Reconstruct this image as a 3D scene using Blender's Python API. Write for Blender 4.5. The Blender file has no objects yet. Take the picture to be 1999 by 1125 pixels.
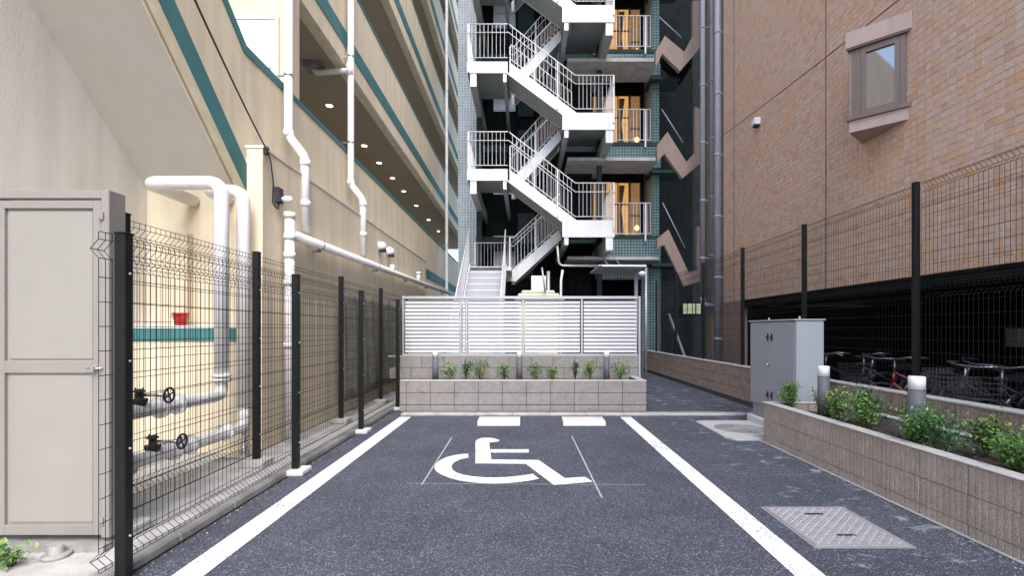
import bpy, math, random
from math import radians as R, sin, cos, pi
from mathutils import Vector
random.seed(7)
S = bpy.context.scene
C = S.collection
# ---------------------------------------------------------------- camera, sky, sun, exposure
EYE, F = 1.38, 960.0
cam = bpy.data.cameras.new('camera'); co = bpy.data.objects.new('camera', cam); C.objects.link(co)
co.location = (0, 0, EYE); co.rotation_euler = (R(90), 0, 0)
cam.sensor_width = 36; cam.lens = F / 1999 * 36
cam.shift_x = -24.5 / 1999; cam.shift_y = 82.5 / 1999
cam.clip_start = .05; cam.clip_end = 500
S.camera = co
W = bpy.data.worlds.new('World'); S.world = W; W.use_nodes = True
wn = W.node_tree.nodes; bg = wn['Background']
sky = wn.new('ShaderNodeTexSky'); sky.sky_type = 'NISHITA'; sky.sun_disc = False
SUN_EL, SUN_AZ = 50, 166          # azimuth clockwise from +Y (north)
sky.sun_elevation = R(SUN_EL); sky.sun_rotation = R(SUN_AZ)
sky.air_density = 1.0; sky.dust_density = 1.0; sky.ozone_density = 1.0
W.node_tree.links.new(sky.outputs[0], bg.inputs[0]); bg.inputs[1].default_value = .15
sl = bpy.data.lights.new('sun', 'SUN'); sl.energy = 1.5; sl.angle = R(40); sl.color = (1, .96, .91)
so = bpy.data.objects.new('sun', sl); C.objects.link(so)
so.location = (10, -10, 30)
so.rotation_euler = Vector((-sin(R(SUN_AZ)) * cos(R(SUN_EL)), -cos(R(SUN_AZ)) * cos(R(SUN_EL)), -sin(R(SUN_EL)))).to_track_quat('-Z', 'Y').to_euler()
vs = S.view_settings; vs.view_transform = 'Standard'; vs.look = 'None'; vs.gamma = 1; vs.use_curve_mapping = False
vs.exposure = 1.95
S.cycles.max_bounces = 8; S.cycles.diffuse_bounces = 5

# ---------------------------------------------------------------- materials
MATS = {}
def mat(name, col, rough=.8, var=.12, scale=6, bump=0, bscale=60, metal=0, col2=None, stain=0, emit=None, estr=0, spec=None, fine=0, fscale=250):
    m = bpy.data.materials.new(name); m.use_nodes = True; n = m.node_tree.nodes; l = m.node_tree.links
    b = n['Principled BSDF']; b.inputs['Roughness'].default_value = rough; b.inputs['Metallic'].default_value = metal
    if spec is not None: b.inputs['Specular IOR Level'].default_value = spec
    g = n.new('ShaderNodeNewGeometry')
    nz = n.new('ShaderNodeTexNoise'); nz.inputs['Scale'].default_value = scale; nz.inputs['Detail'].default_value = 6; nz.inputs['Roughness'].default_value = .6
    l.new(g.outputs['Position'], nz.inputs['Vector'])
    r = n.new('ShaderNodeValToRGB'); r.color_ramp.elements[0].position = .3; r.color_ramp.elements[1].position = .7
    c2 = col2 if col2 else tuple(min(1, c * (1 + var)) for c in col)
    c1 = tuple(c * (1 - var) for c in col)
    r.color_ramp.elements[0].color = (*c1, 1); r.color_ramp.elements[1].color = (*c2, 1)
    l.new(nz.outputs['Fac'], r.inputs['Fac']); out = r.outputs['Color']
    def mul(o, fac_socket, lo, hi, p0, p1):
        rr = n.new('ShaderNodeMapRange'); rr.inputs[1].default_value = p0; rr.inputs[2].default_value = p1
        rr.inputs[3].default_value = lo; rr.inputs[4].default_value = hi; l.new(fac_socket, rr.inputs[0])
        mx = n.new('ShaderNodeVectorMath'); mx.operation = 'SCALE'; l.new(o, mx.inputs[0]); l.new(rr.outputs[0], mx.inputs['Scale'])
        return mx.outputs[0]
    if stain:                                   # rain streaks: noise stretched along z
        mp = n.new('ShaderNodeMapping'); mp.inputs['Scale'].default_value = (3.5, 3.5, .35); l.new(g.outputs['Position'], mp.inputs[0])
        n2 = n.new('ShaderNodeTexNoise'); n2.inputs['Scale'].default_value = 1.6; n2.inputs['Detail'].default_value = 7; l.new(mp.outputs[0], n2.inputs['Vector'])
        out = mul(out, n2.outputs['Fac'], 1 - stain, 1.0, .35, .6)
    if fine:
        n3 = n.new('ShaderNodeTexNoise'); n3.inputs['Scale'].default_value = fscale; n3.inputs['Detail'].default_value = 2; l.new(g.outputs['Position'], n3.inputs['Vector'])
        out = mul(out, n3.outputs['Fac'], 1 - fine, 1 + fine, .35, .65)
    l.new(out, b.inputs['Base Color'])
    if bump:
        nb = n.new('ShaderNodeTexNoise'); nb.inputs['Scale'].default_value = bscale; nb.inputs['Detail'].default_value = 5; l.new(g.outputs['Position'], nb.inputs['Vector'])
        bp = n.new('ShaderNodeBump'); bp.inputs['Strength'].default_value = bump; bp.inputs['Distance'].default_value = .01
        l.new(nb.outputs['Fac'], bp.inputs['Height']); l.new(bp.outputs[0], b.inputs['Normal'])
    if emit: b.inputs['Emission Color'].default_value = (*emit, 1); b.inputs['Emission Strength'].default_value = estr
    MATS[name] = m; return m
cream = mat('cream paint', (.72, .615, .45), .75, .04, 1.2, .3, 60, stain=.14)
cream2 = mat('pale paint', (.72, .68, .62), .75, .04, .8, .3, 60, stain=.11)
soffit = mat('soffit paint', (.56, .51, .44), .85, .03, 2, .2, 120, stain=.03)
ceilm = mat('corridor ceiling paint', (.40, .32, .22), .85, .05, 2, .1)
teal = mat('teal paint', (.045, .17, .175), .6, .12, 3, .1, 90)
pipew = mat('white pipe plastic', (.76, .74, .73), .4, .04, 6, stain=.08)
pipeg = mat('grey pipe plastic', (.30, .29, .33), .42, .06, 5, stain=.1)
ghost = mat('galvanised lagging', (.76, .75, .74), .4, .18, 30, .35, 40, metal=.1)
iron = mat('dark cast iron', (.03, .03, .035), .5, .3, 30, .2, 60)
blackm = mat('black powder coat', (.008, .009, .009), .5, .3, 20, spec=.25)
gatem = mat('gate grey paint', (.29, .27, .245), .45, .03, 3, metal=.1, stain=.04)
gatef = mat('gate frame bronze', (.29, .265, .245), .4, .04, 4, metal=.25, stain=.03)
steel = mat('bare steel', (.6, .6, .62), .3, .1, 30, metal=.9)
conc = mat('concrete', (.40, .39, .37), .9, .2, 4, .4, 80, fine=.15, stain=.1)
concd = mat('weathered concrete', (.27, .26, .25), .9, .3, 3, .5, 60, fine=.2, stain=.2)
white = mat('road paint', (.80, .80, .79), .7, .06, 5, .5, 140, fine=.05, stain=.0)
def wear(m):
    n = m.node_tree.nodes; l = m.node_tree.links; b = n['Principled BSDF']; src = b.inputs['Base Color'].links[0].from_socket
    g = n.new('ShaderNodeNewGeometry'); a = n.new('ShaderNodeTexNoise'); a.inputs['Scale'].default_value = 70; a.inputs['Detail'].default_value = 4; l.new(g.outputs['Position'], a.inputs['Vector'])
    c = n.new('ShaderNodeTexNoise'); c.inputs['Scale'].default_value = 2.2; c.inputs['Detail'].default_value = 6; l.new(g.outputs['Position'], c.inputs['Vector'])
    s_ = n.new('ShaderNodeMath'); s_.operation = 'MULTIPLY_ADD'; s_.inputs[1].default_value = .45; l.new(c.outputs['Fac'], s_.inputs[0]); l.new(a.outputs['Fac'], s_.inputs[2])
    r_ = n.new('ShaderNodeMapRange'); r_.inputs[1].default_value = .76; r_.inputs[2].default_value = .90; r_.inputs[3].default_value = 0; r_.inputs[4].default_value = .75; l.new(s_.outputs[0], r_.inputs[0])
    mx = n.new('ShaderNodeMix'); mx.data_type = 'RGBA'; l.new(r_.outputs[0], mx.inputs[0]); l.new(src, mx.inputs[6]); mx.inputs[7].default_value = (.12, .125, .14, 1); l.new(mx.outputs[2], b.inputs['Base Color'])
wear(white)
whitem = mat('white enamel', (.74, .74, .75), .35, .03, 3)
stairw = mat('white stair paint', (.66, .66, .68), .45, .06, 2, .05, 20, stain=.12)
stair_shade = mat('shaded stair paint', (.30, .33, .33), .7, .1, 3)  # white stair paint darkened: the shade underneath is put into the colour
alum = mat('satin aluminium', (.37, .37, .39), .45, .05, 2, metal=.1)
alumd = mat('aluminium frame', (.42, .41, .41), .4, .06, 4, metal=.5)
blk = mat('concrete block', (.27, .245, .235), .95, .12, 9, 1.0, 130, fine=.35, fscale=180, stain=.06)
blk2 = mat('split face block', (.45, .37, .31), .95, .12, 9, 1.0, 110, fine=.35, fscale=150, stain=.08)
blkr = mat('reddish block', (.36, .265, .21), .95, .2, 8, 1.0, 110, fine=.3, fscale=150, stain=.1)
mort = mat('mortar', (.10, .095, .09), .95, .1)
capm = mat('block cap', (.46, .44, .41), .9, .12, 12, .7, 120, fine=.2)
soil = mat('soil', (.06, .045, .035), 1, .4, 30, 1, 50, fine=.4)
cabm = mat('cabinet grey paint', (.33, .34, .37), .45, .02, 3)
cabd = mat('cabinet base grey', (.30, .31, .33), .6, .1, 6, stain=.2)
boll = mat('bollard grey', (.10, .105, .12), .55, .05, 4, spec=.3)
bollw = mat('bollard lamp white', (.85, .85, .86), .4, .01, 3)
redp = mat('red plastic', (.55, .03, .015), .4, .05, 5)
rubber = mat('black rubber', (.015, .015, .015), .7, .2)
chrome = mat('bike chrome', (.30, .30, .32), .35, .1, 20, metal=.9)
redf = mat('bike red paint', (.16, .015, .015), .35, .1)
cloth = mat('olive netting cloth', (.30, .28, .23), .95, .2, 4, .8, 12, fine=.15, stain=.2)
bronze = mat('window bronze', (.16, .115, .09), .4, .06, 6, metal=.3)
wtrim = mat('window hood tile', (.42, .31, .27), .8, .06, 8, .3, 60, stain=.08)
brownw = mat('brown render', (.31, .22, .175), .9, .08, 5, .5, 60, fine=.1, stain=.1)
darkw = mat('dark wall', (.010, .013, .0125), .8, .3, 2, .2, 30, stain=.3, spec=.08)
darker = mat('undercroft shade black', (.008, .008, .008), .8, .3, 3, spec=.08)  # near-black: deep shade of undercroft and ground recess put into the colour
dkgreen = mat('dark green steel', (.03, .05, .05), .7, .2, 3, spec=.15)
glass = mat('window glass', (.30, .28, .25), .03, .05, 1, metal=.9)
frost = mat('frosted glass', (.50, .53, .60), .15, .1, 2)
warm = mat('lit window', (.22, .12, .04), .5, .6, 5, emit=(1, .50, .13), estr=.17)
warm3 = mat('dim lit window', (.14, .09, .04), .5, .6, 4, emit=(1, .52, .18), estr=.06)
warm2 = mat('lit globe', (.9, .7, .4), .5, .1, 3, emit=(1, .58, .18), estr=1.0)
pale_e = mat('lit far window', (.3, .33, .2), .5, .1, 3, emit=(.7, .75, .5), estr=.10)
lampm = mat('downlight glow', (1, .9, .7), .5, .0, 3, emit=(1, .72, .36), estr=3.2)
brnd = mat('brown door', (.10, .06, .045), .6, .2, 4)
wire = mat('black cable', (.01, .01, .01), .5, .1)
beige = mat('tank beige', (.58, .55, .42), .5, .05, 4)
checker = mat('checker plate steel', (.42, .40, .43), .45, .12, 14, .3, 100, metal=.4)
leafs = [mat('leaf green', (.085, .19, .045), .5, .35, 25), mat('leaf yellow green', (.20, .30, .07), .5, .3, 25), mat('leaf deep green', (.045, .125, .05), .5, .3, 25)]
stemm = mat('woody stem', (.09, .065, .04), .9, .3, 30)
tones = [mat('tile ' + t, c, .82, .10, 22, .6, 55, fine=.12, fscale=120) for t, c in (
    ('brown', (.62, .405, .29)), ('pink brown', (.63, .43, .325)), ('greyish', (.61, .455, .365)), ('tan', (.63, .42, .28)), ('dark', (.56, .365, .26)), ('orange', (.64, .385, .225)))]
jointm = mat('tile joint', (.60, .47, .41), .9, .1, 5)
def brickmat(name, c1, c2, cm, w, h, off=.0, axis='XZ', rough=.25, ms=.06):
    m = bpy.data.materials.new(name); m.use_nodes = True; n = m.node_tree.nodes; l = m.node_tree.links
    b = n['Principled BSDF']; b.inputs['Roughness'].default_value = rough
    g = n.new('ShaderNodeNewGeometry'); sp = n.new('ShaderNodeSeparateXYZ'); cb = n.new('ShaderNodeCombineXYZ')
    l.new(g.outputs['Position'], sp.inputs[0]); l.new(sp.outputs[0 if axis[0] == 'X' else 1], cb.inputs[0]); l.new(sp.outputs[2 if axis[1] == 'Z' else 1], cb.inputs[1])
    t = n.new('ShaderNodeTexBrick'); t.offset = off; t.inputs['Scale'].default_value = 1
    t.inputs['Brick Width'].default_value = w; t.inputs['Row Height'].default_value = h; t.inputs['Mortar Size'].default_value = ms * h
    t.inputs['Color1'].default_value = (*c1, 1); t.inputs['Color2'].default_value = (*c2, 1); t.inputs['Mortar'].default_value = (*cm, 1)
    l.new(cb.outputs[0], t.inputs['Vector']); l.new(t.outputs['Color'], b.inputs['Base Color'])
    bp = n.new('ShaderNodeBump'); bp.inputs['Distance'].default_value = .004; bp.invert = True; l.new(t.outputs['Fac'], bp.inputs['Height']); l.new(bp.outputs[0], b.inputs['Normal'])
    MATS[name] = m; return m
gtile = brickmat('green mosaic tile', (.035, .085, .085), (.06, .12, .12), (.33, .36, .36), .1, .1)
ltile = brickmat('pale mosaic tile', (.22, .27, .31), (.30, .34, .38), (.55, .58, .62), .1, .1)
far_tile = brickmat('brown wall tile', (.34, .24, .2), (.36, .27, .22), (.4, .34, .31), .237, .07, .5, 'YZ', .8)

def asphalt_mat():
    m = bpy.data.materials.new('asphalt'); m.use_nodes = True; n = m.node_tree.nodes; l = m.node_tree.links
    b = n['Principled BSDF']; b.inputs['Roughness'].default_value = .8
    g = n.new('ShaderNodeNewGeometry')
    v = n.new('ShaderNodeTexVoronoi'); v.inputs['Scale'].default_value = 150; v.inputs['Randomness'].default_value = 1; l.new(g.outputs['Position'], v.inputs['Vector'])
    sp = n.new('ShaderNodeSeparateColor'); l.new(v.outputs['Color'], sp.inputs[0])
    r = n.new('ShaderNodeValToRGB'); e = r.color_ramp.elements
    e[0].position = 0; e[0].color = (.028, .031, .04, 1); e[1].position = 1; e[1].color = (.26, .29, .38, 1)
    for p, c in ((.4, .046), (.7, .070), (.9, .11)):
        x = e.new(p); x.color = (c * .92, c * 1.02, c * 1.32, 1)
    l.new(sp.outputs[0], r.inputs['Fac'])
    nz = n.new('ShaderNodeTexNoise'); nz.inputs['Scale'].default_value = 1.3; nz.inputs['Detail'].default_value = 8; nz.inputs['Roughness'].default_value = .7; l.new(g.outputs['Position'], nz.inputs['Vector'])
    mr = n.new('ShaderNodeMapRange'); mr.inputs[1].default_value = .3; mr.inputs[2].default_value = .7; mr.inputs[3].default_value = .72; mr.inputs[4].default_value = 1.3; l.new(nz.outputs['Fac'], mr.inputs[0])
    sc = n.new('ShaderNodeVectorMath'); sc.operation = 'SCALE'; l.new(r.outputs[0], sc.inputs[0]); l.new(mr.outputs[0], sc.inputs['Scale'])
    # pale dusty scuffs
    n2 = n.new('ShaderNodeTexNoise'); n2.inputs['Scale'].default_value = 3.6; n2.inputs['Detail'].default_value = 9; n2.inputs['Roughness'].default_value = .75; n2.inputs['Distortion'].default_value = .6
    mp = n.new('ShaderNodeMapping'); mp.inputs['Location'].default_value = (3.1, 8.2, 0); mp.inputs['Scale'].default_value = (1, 1.6, 1); l.new(g.outputs['Position'], mp.inputs[0]); l.new(mp.outputs[0], n2.inputs['Vector'])
    m2 = n.new('ShaderNodeMapRange'); m2.inputs[1].default_value = .64; m2.inputs[2].default_value = .72; m2.inputs[3].default_value = 0; m2.inputs[4].default_value = .65; sx = n.new('ShaderNodeSeparateXYZ'); l.new(g.outputs['Position'], sx.inputs[0])
    mX = n.new('ShaderNodeMapRange'); mX.inputs[1].default_value = 1.3; mX.inputs[2].default_value = 2.4; mX.inputs[3].default_value = -.01; mX.inputs[4].default_value = .088; l.new(sx.outputs[0], mX.inputs[0])
    ad = n.new('ShaderNodeMath'); l.new(n2.outputs['Fac'], ad.inputs[0]); l.new(mX.outputs[0], ad.inputs[1]); l.new(ad.outputs[0], m2.inputs[0])
    mx = n.new('ShaderNodeMix'); mx.data_type = 'RGBA'; l.new(m2.outputs[0], mx.inputs[0]); l.new(sc.outputs[0], mx.inputs[6]); mx.inputs[7].default_value = (.42, .43, .45, 1)
    l.new(mx.outputs[2], b.inputs['Base Color'])
    bp = n.new('ShaderNodeBump'); bp.inputs['Strength'].default_value = .8; bp.inputs['Distance'].default_value = .006; l.new(v.outputs['Distance'], bp.inputs['Height']); l.new(bp.outputs[0], b.inputs['Normal'])
    return m
asph = asphalt_mat()

# ---------------------------------------------------------------- mesh helpers
ORG = {}
class MB:
    def __init__(s): s.v = []; s.f = []; s.m = []; s.sm = []
    def add(s, vs, fs, mi=0, smooth=False):
        o = len(s.v); s.v += [tuple(p) for p in vs]
        for f in fs: s.f.append(tuple(i + o for i in f)); s.m.append(mi); s.sm.append(smooth)
        return s
    def box(s, x0, x1, y0, y1, z0, z1, mi=0):
        x0, x1 = sorted((x0, x1)); y0, y1 = sorted((y0, y1)); z0, z1 = sorted((z0, z1))
        v = [(x0, y0, z0), (x1, y0, z0), (x1, y1, z0), (x0, y1, z0), (x0, y0, z1), (x1, y0, z1), (x1, y1, z1), (x0, y1, z1)]
        return s.add(v, [(0, 3, 2, 1), (4, 5, 6, 7), (0, 1, 5, 4), (1, 2, 6, 5), (2, 3, 7, 6), (3, 0, 4, 7)], mi)
    def bbox(s, x0, x1, y0, y1, z0, z1, b=.008, mi=0):      # box with chamfered edges
        x0, x1 = sorted((x0, x1)); y0, y1 = sorted((y0, y1)); z0, z1 = sorted((z0, z1))
        import itertools
        cx, cy, cz = (x0 + x1) / 2, (y0 + y1) / 2, (z0 + z1) / 2; hx, hy, hz = (x1 - x0) / 2, (y1 - y0) / 2, (z1 - z0) / 2
        b = min(b, hx * .9, hy * .9, hz * .9)
        idx = {}; vs = []
        for sx, sy, sz in itertools.product((-1, 1), repeat=3):
            for a in range(3):
                d = [hx - b, hy - b, hz - b]; d[a] = (hx, hy, hz)[a]
                idx[(sx, sy, sz, a)] = len(vs); vs.append((cx + sx * d[0], cy + sy * d[1], cz + sz * d[2]))
        fs = []
        def key(a, sa, p, sp, q, sq, ax):
            k = [0, 0, 0]; k[a] = sa; k[p] = sp; k[q] = sq; return idx[(k[0], k[1], k[2], ax)]
        for a in range(3):
            p, q = (a + 1) % 3, (a + 2) % 3
            for sa in (-1, 1):
                fs.append([key(a, sa, p, u, q, w, a) for u, w in ((-1, -1), (1, -1), (1, 1), (-1, 1))])
            for sp in (-1, 1):
                for sq in (-1, 1):
                    fs.append([key(a, -1, p, sp, q, sq, p), key(a, 1, p, sp, q, sq, p), key(a, 1, p, sp, q, sq, q), key(a, -1, p, sp, q, sq, q)])
        for sx, sy, sz in itertools.product((-1, 1), repeat=3): fs.append([idx[(sx, sy, sz, a)] for a in range(3)])
        c = Vector((cx, cy, cz)); out = []
        for f in fs:
            pts = [Vector(vs[i]) for i in f]; nrm = (pts[1] - pts[0]).cross(pts[2] - pts[0]); ce = sum(pts, Vector()) / len(pts)
            out.append(tuple(f if nrm.dot(ce - c) > 0 else f[::-1]))
        return s.add(vs, out, mi)
    def prism(s, pts, ax, a, b, mi=0):
        """2D polygon extruded: ax 'x': pts=(y,z); 'y': pts=(x,z); 'z': pts=(x,y)"""
        n = len(pts)
        def P(p, t): return (t, p[0], p[1]) if ax == 'x' else ((p[0], t, p[1]) if ax == 'y' else (p[0], p[1], t))
        v = [P(p, a) for p in pts] + [P(p, b) for p in pts]
        area = sum(pts[i][0] * pts[(i + 1) % n][1] - pts[(i + 1) % n][0] * pts[i][1] for i in range(n))
        flip = (area > 0) ^ (b < a) ^ (ax == 'y')
        fs = [tuple(range(n))[::-1], tuple(range(n, 2 * n))] + [(i, (i + 1) % n, n + (i + 1) % n, n + i) for i in range(n)]
        if not flip: fs = [f[::-1] for f in fs]
        return s.add(v, fs, mi)
    def tube(s, pts, r, n=8, mi=0, cap=True, closed=False):
        pts = [Vector(p) for p in pts]; N = len(pts); rings = []; rad = r if isinstance(r, (list, tuple)) else [r] * N
        prev = None; vs = []
        for i, p in enumerate(pts):
            if closed: t = pts[(i + 1) % N] - pts[i - 1]
            elif i == 0: t = pts[1] - pts[0]
            elif i == N - 1: t = pts[-1] - pts[-2]
            else: t = (pts[i + 1] - p).normalized() + (p - pts[i - 1]).normalized()
            t.normalize()
            if prev is None:
                a = Vector((0, 0, 1)) if abs(t.z) < .9 else Vector((1, 0, 0)); u = t.cross(a).normalized()
            else:
                u = prev - t * prev.dot(t)
                u = u.normalized() if u.length > 1e-6 else prev
            prev = u; w = t.cross(u)
            k = 1.0
            if 0 < i < N - 1 and not closed:
                d = (pts[i + 1] - p).normalized().dot((p - pts[i - 1]).normalized()); k = 1 / max(.5, math.sqrt((1 + d) / 2))
            for j in range(n):
                th = 2 * pi * (j + .5) / n; vs.append(p + (u * cos(th) + w * sin(th)) * rad[i])
        fs = []
        for i in range(N if closed else N - 1):
            i2 = (i + 1) % N
            for j in range(n): fs.append((i * n + j, i * n + (j + 1) % n, i2 * n + (j + 1) % n, i2 * n + j))
        s.add(vs, fs, mi, n > 5)
        if cap and not closed:
            o = len(s.v) - len(vs)
            s.f.append(tuple(o + j for j in range(n))[::-1]); s.m.append(mi); s.sm.append(False)
            s.f.append(tuple(o + (N - 1) * n + j for j in range(n))); s.m.append(mi); s.sm.append(False)
        return s
    def lathe(s, prof, c, n=20, mi=0, axis='z'):
        vs = []; fs = []
        for r, h in prof:
            for j in range(n):
                a = 2 * pi * j / n; q = (r * cos(a), r * sin(a), h)
                if axis == 'x': q = (q[2], q[0], q[1])
                if axis == 'y': q = (q[1], q[2], q[0])
                vs.append((c[0] + q[0], c[1] + q[1], c[2] + q[2]))
        for i in range(len(prof) - 1):
            for j in range(n): fs.append((i * n + j, i * n + (j + 1) % n, (i + 1) * n + (j + 1) % n, (i + 1) * n + j))
        fs += [tuple(range(n))[::-1], tuple(range((len(prof) - 1) * n, len(prof) * n))]
        s.add(vs, fs, mi)
        for k in range(len(fs) - 2): s.sm[len(s.sm) - len(fs) + k] = abs(prof[k // n][0] - prof[k // n + 1][0]) < .5 * abs(prof[k // n][1] - prof[k // n + 1][1]) + 1e-5
        return s
    def mesh(s, name, mats, org=(0, 0, 0)):
        me = bpy.data.meshes.new(name); ox, oy, oz = org
        me.from_pydata([(x - ox, y - oy, z - oz) for x, y, z in s.v], [], s.f)
        mats = mats if isinstance(mats, (list, tuple)) else [mats]
        for m in mats: me.materials.append(m)
        me.polygons.foreach_set('material_index', s.m); me.polygons.foreach_set('use_smooth', s.sm); me.update(); return me
def tag(o, label=None, cat=None, group=None, kind=None):
    for k, v in (('label', label), ('category', cat), ('group', group), ('kind', kind)):
        if v: o[k] = v
    return o
def org(p): return ORG.get(p.name, (0, 0, 0)) if p else (0, 0, 0)
def ob(name, mb, mats, parent=None, label=None, cat=None, group=None, kind=None, at=None):
    base = at if at else org(parent)
    o = bpy.data.objects.new(name, mb.mesh(name, mats, base)); C.objects.link(o)
    if parent: o.parent = parent
    po = org(parent); o.location = tuple(base[i] - po[i] for i in range(3)); ORG[o.name] = base
    return tag(o, label, cat, group, kind)
def empty(name, loc, label, cat, group=None):
    o = bpy.data.objects.new(name, None); C.objects.link(o); o.location = loc; o.empty_display_size = .2; ORG[o.name] = tuple(loc)
    return tag(o, label, cat, group)
def inst(name, me, wloc, parent, rot=None):
    o = bpy.data.objects.new(name, me); C.objects.link(o); po = org(parent)
    if parent: o.parent = parent
    o.location = tuple(wloc[i] - po[i] for i in range(3)); ORG[o.name] = tuple(wloc)
    if rot: o.rotation_euler = rot
    return o
def G(px, py):                                    # measured ground point of the photograph, in metres
    t = (py - 645); return ((px - 1024) / t * EYE, F * EYE / t)
def U(px, py, Y): return ((px - 1024) * Y / F, EYE - (py - 645) * Y / F)
ordn = ['nearest', 'second nearest', 'third nearest', 'fourth nearest', 'fifth nearest', 'sixth nearest', 'seventh nearest', 'eighth nearest', 'ninth nearest', 'tenth nearest', 'eleventh nearest', 'farthest']

# ---------------------------------------------------------------- ground
ob('ground', MB().add([(-60, -60, -.02), (60, -60, -.02), (60, 90, -.02), (-60, 90, -.02)], [(0, 1, 2, 3)]), concd, kind='structure')
ob('parking_asphalt', MB().add([(-2.22, -6, 0), (5.0, -6, 0), (5.0, 26, 0), (-2.22, 26, 0)], [(0, 1, 2, 3)]), asph, kind='structure')
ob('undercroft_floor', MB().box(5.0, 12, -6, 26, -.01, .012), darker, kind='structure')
ob('concrete_apron', MB().box(-6, -2.36, -3, 5.73, -.01, .03).box(-3.2, -2.36, 5.735, 26, -.01, .03), conc, kind='structure')
k = MB()
y = -1.0
while y < 8.6: k.bbox(-2.36, -2.24, y, y + .594, -.01, .055, .012); y += .6
ob('kerb', k, concd, kind='structure')
k = MB(); x = -2.0
while x < 3.8: k.bbox(x, min(x + .598, 3.95), 7.93, 8.12, -.01, .03, .008); x += .6
ob('kerb', k, conc, kind='structure')

def marking(name, pts, label, cat, group=None, z=.004):
    mb = MB().add([(x, y, z) for x, y in pts], [tuple(range(len(pts)))]); me_ = mb
    o = ob(name, mb, white, None, label, cat, group); 
    if o.data.polygons[0].normal.z < 0: o.data.flip_normals()
    return o
marking('parking_line', [(-1.975, .6), (-1.797, .6), (-1.797, 7.79), (-1.975, 7.79)], 'white painted bay line on the left, beside the black mesh fence', 'road marking', 'bay lines')
marking('parking_line', [(1.512, .6), (1.685, .6), (1.685, 7.79), (1.512, 7.79)], 'white painted bay line on the right, beside the steel checker plate cover', 'road marking', 'bay lines')
# wheelchair symbol: body, arm and leg as one outline, wheel as a second piece
def Z4(l): return [G(780 + a / 3.998, 780 + b / 3.998) for a, b in l]
body = Z4([(592, 505), (592, 345), (594, 330), (604, 318), (625, 308), (665, 303), (710, 304), (745, 310), (772, 318), (782, 324), (775, 333), (755, 336), (725, 338), (700, 343), (704, 394), (1008, 394), (1008, 420), (710, 420), (716, 474), (1085, 478), (1290, 620), (1448, 610), (1508, 648), (1275, 668), (1205, 674), (985, 508)])
outer = [(536, 428), (480, 432), (420, 441), (360, 458), (310, 483), (280, 512), (272, 540), (285, 566), (325, 592), (385, 617), (470, 640), (560, 653), (650, 660), (740, 663), (850, 658), (950, 649), (1030, 637), (1090, 624)]
inner = [(1040, 586), (980, 596), (900, 606), (820, 613), (740, 616), (660, 614), (570, 606), (500, 594), (450, 578), (420, 560), (405, 538), (410, 515), (428, 495), (455, 480), (490, 468), (536, 461)]
wh = Z4(outer + inner)
e = empty('wheelchair_symbol', (0, 5.4, 0), 'white painted wheelchair symbol in the middle of the bay', 'road marking')
for nm, pl in (('painted_figure', body), ('painted_wheel', wh)):
    o = ob(nm, MB().add([(x, y, .0045) for x, y in pl], [tuple(range(len(pl)))]), white, e)
    if o.data.polygons[0].normal.z < 0: o.data.flip_normals()
chalk = mat('chalk', (.38, .39, .42), .9, .35, 30)
def chalkline(a, b, label, w=.007):
    (x0, y0), (x1, y1) = G(*a), G(*b); d = Vector((x1 - x0, y1 - y0)).normalized(); nx, ny = -d.y * w, d.x * w
    pl = [(x0 - nx, y0 - ny), (x0 + nx, y0 + ny), (x1 + nx, y1 + ny), (x1 - nx, y1 - ny)]
    o = ob('chalk_line', MB().add([(x, y, .0035) for x, y in pl], [(0, 1, 2, 3)]), chalk, None, label, 'chalk line', 'setting-out lines')
    if o.data.polygons[0].normal.z < 0: o.data.flip_normals()
chalkline((882, 855), (823, 948), 'thin chalk line slanting left of the wheelchair symbol')
chalkline((1116, 852), (1175, 973), 'thin chalk line slanting right across the foot of the wheelchair symbol')
chalkline((795, 945), (1262, 948), 'thin chalk line running sideways under the wheelchair symbol', .004)

# wheel stops
def wheelstop(x0, x1, y0, label):
    e = empty('wheel_stop', ((x0 + x1) / 2, y0 + .15, 0), label, 'wheel stop', 'concrete wheel stops')
    pr = [(y0, 0), (y0 + .012, .05), (y0 + .03, .062), (y0 + .33, .072), (y0 + .345, .06), (y0 + .35, 0)]
    ob('stop_body', MB().prism(pr, 'x', x0, x1), conc_l, e)
    for fx in (.14, .86):
        xx = x0 + (x1 - x0) * fx
        ob('bolt', MB().lathe([(.018, .062), (.018, .072), (.010, .075)], (xx, y0 + .24, 0), 10), steel, e)
conc_l = mat('pale concrete', (.60, .58, .56), .9, .08, 8, .4, 90, fine=.08)
wheelstop(-.68, -.066, 7.09, 'left pale concrete wheel stop near the block planter'); wheelstop(.56, 1.17, 7.09, 'right pale concrete wheel stop near the block planter')

pad = mat('pad concrete', (.42, .41, .40), .9, .14, 7, .4, 80, fine=.12)
# manholes
e = empty('access_cover', (2.15, 3.47, 0), 'square steel checker plate cover set in the asphalt', 'cover')
cp = MB().box(1.855, 2.45, 3.13, 3.80, -.01, .009)
ob('plate', cp, checker, e)
st = MB(); nx_, ny_ = 17, 19
for i in range(nx_):
    for j in range(ny_):
        cx = 1.875 + (i + .5) * (.555 / nx_); cy = 3.15 + (j + .5) * (.63 / ny_)
        a = .011; b = .0035
        if (i + j) % 2: a, b = b, a
        st.add([(cx - a, cy - b, .0092), (cx + a, cy - b, .0092), (cx + a, cy + b, .0092), (cx - a, cy + b, .0092), (cx - a * .6, cy - b * .5, .0125), (cx + a * .6, cy - b * .5, .0125), (cx + a * .6, cy + b * .5, .0125), (cx - a * .6, cy + b * .5, .0125)], [(4, 5, 6, 7), (0, 1, 5, 4), (1, 2, 6, 5), (2, 3, 7, 6), (3, 0, 4, 7)])
ob('tread_pattern', st, checker, e, kind='stuff')
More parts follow.
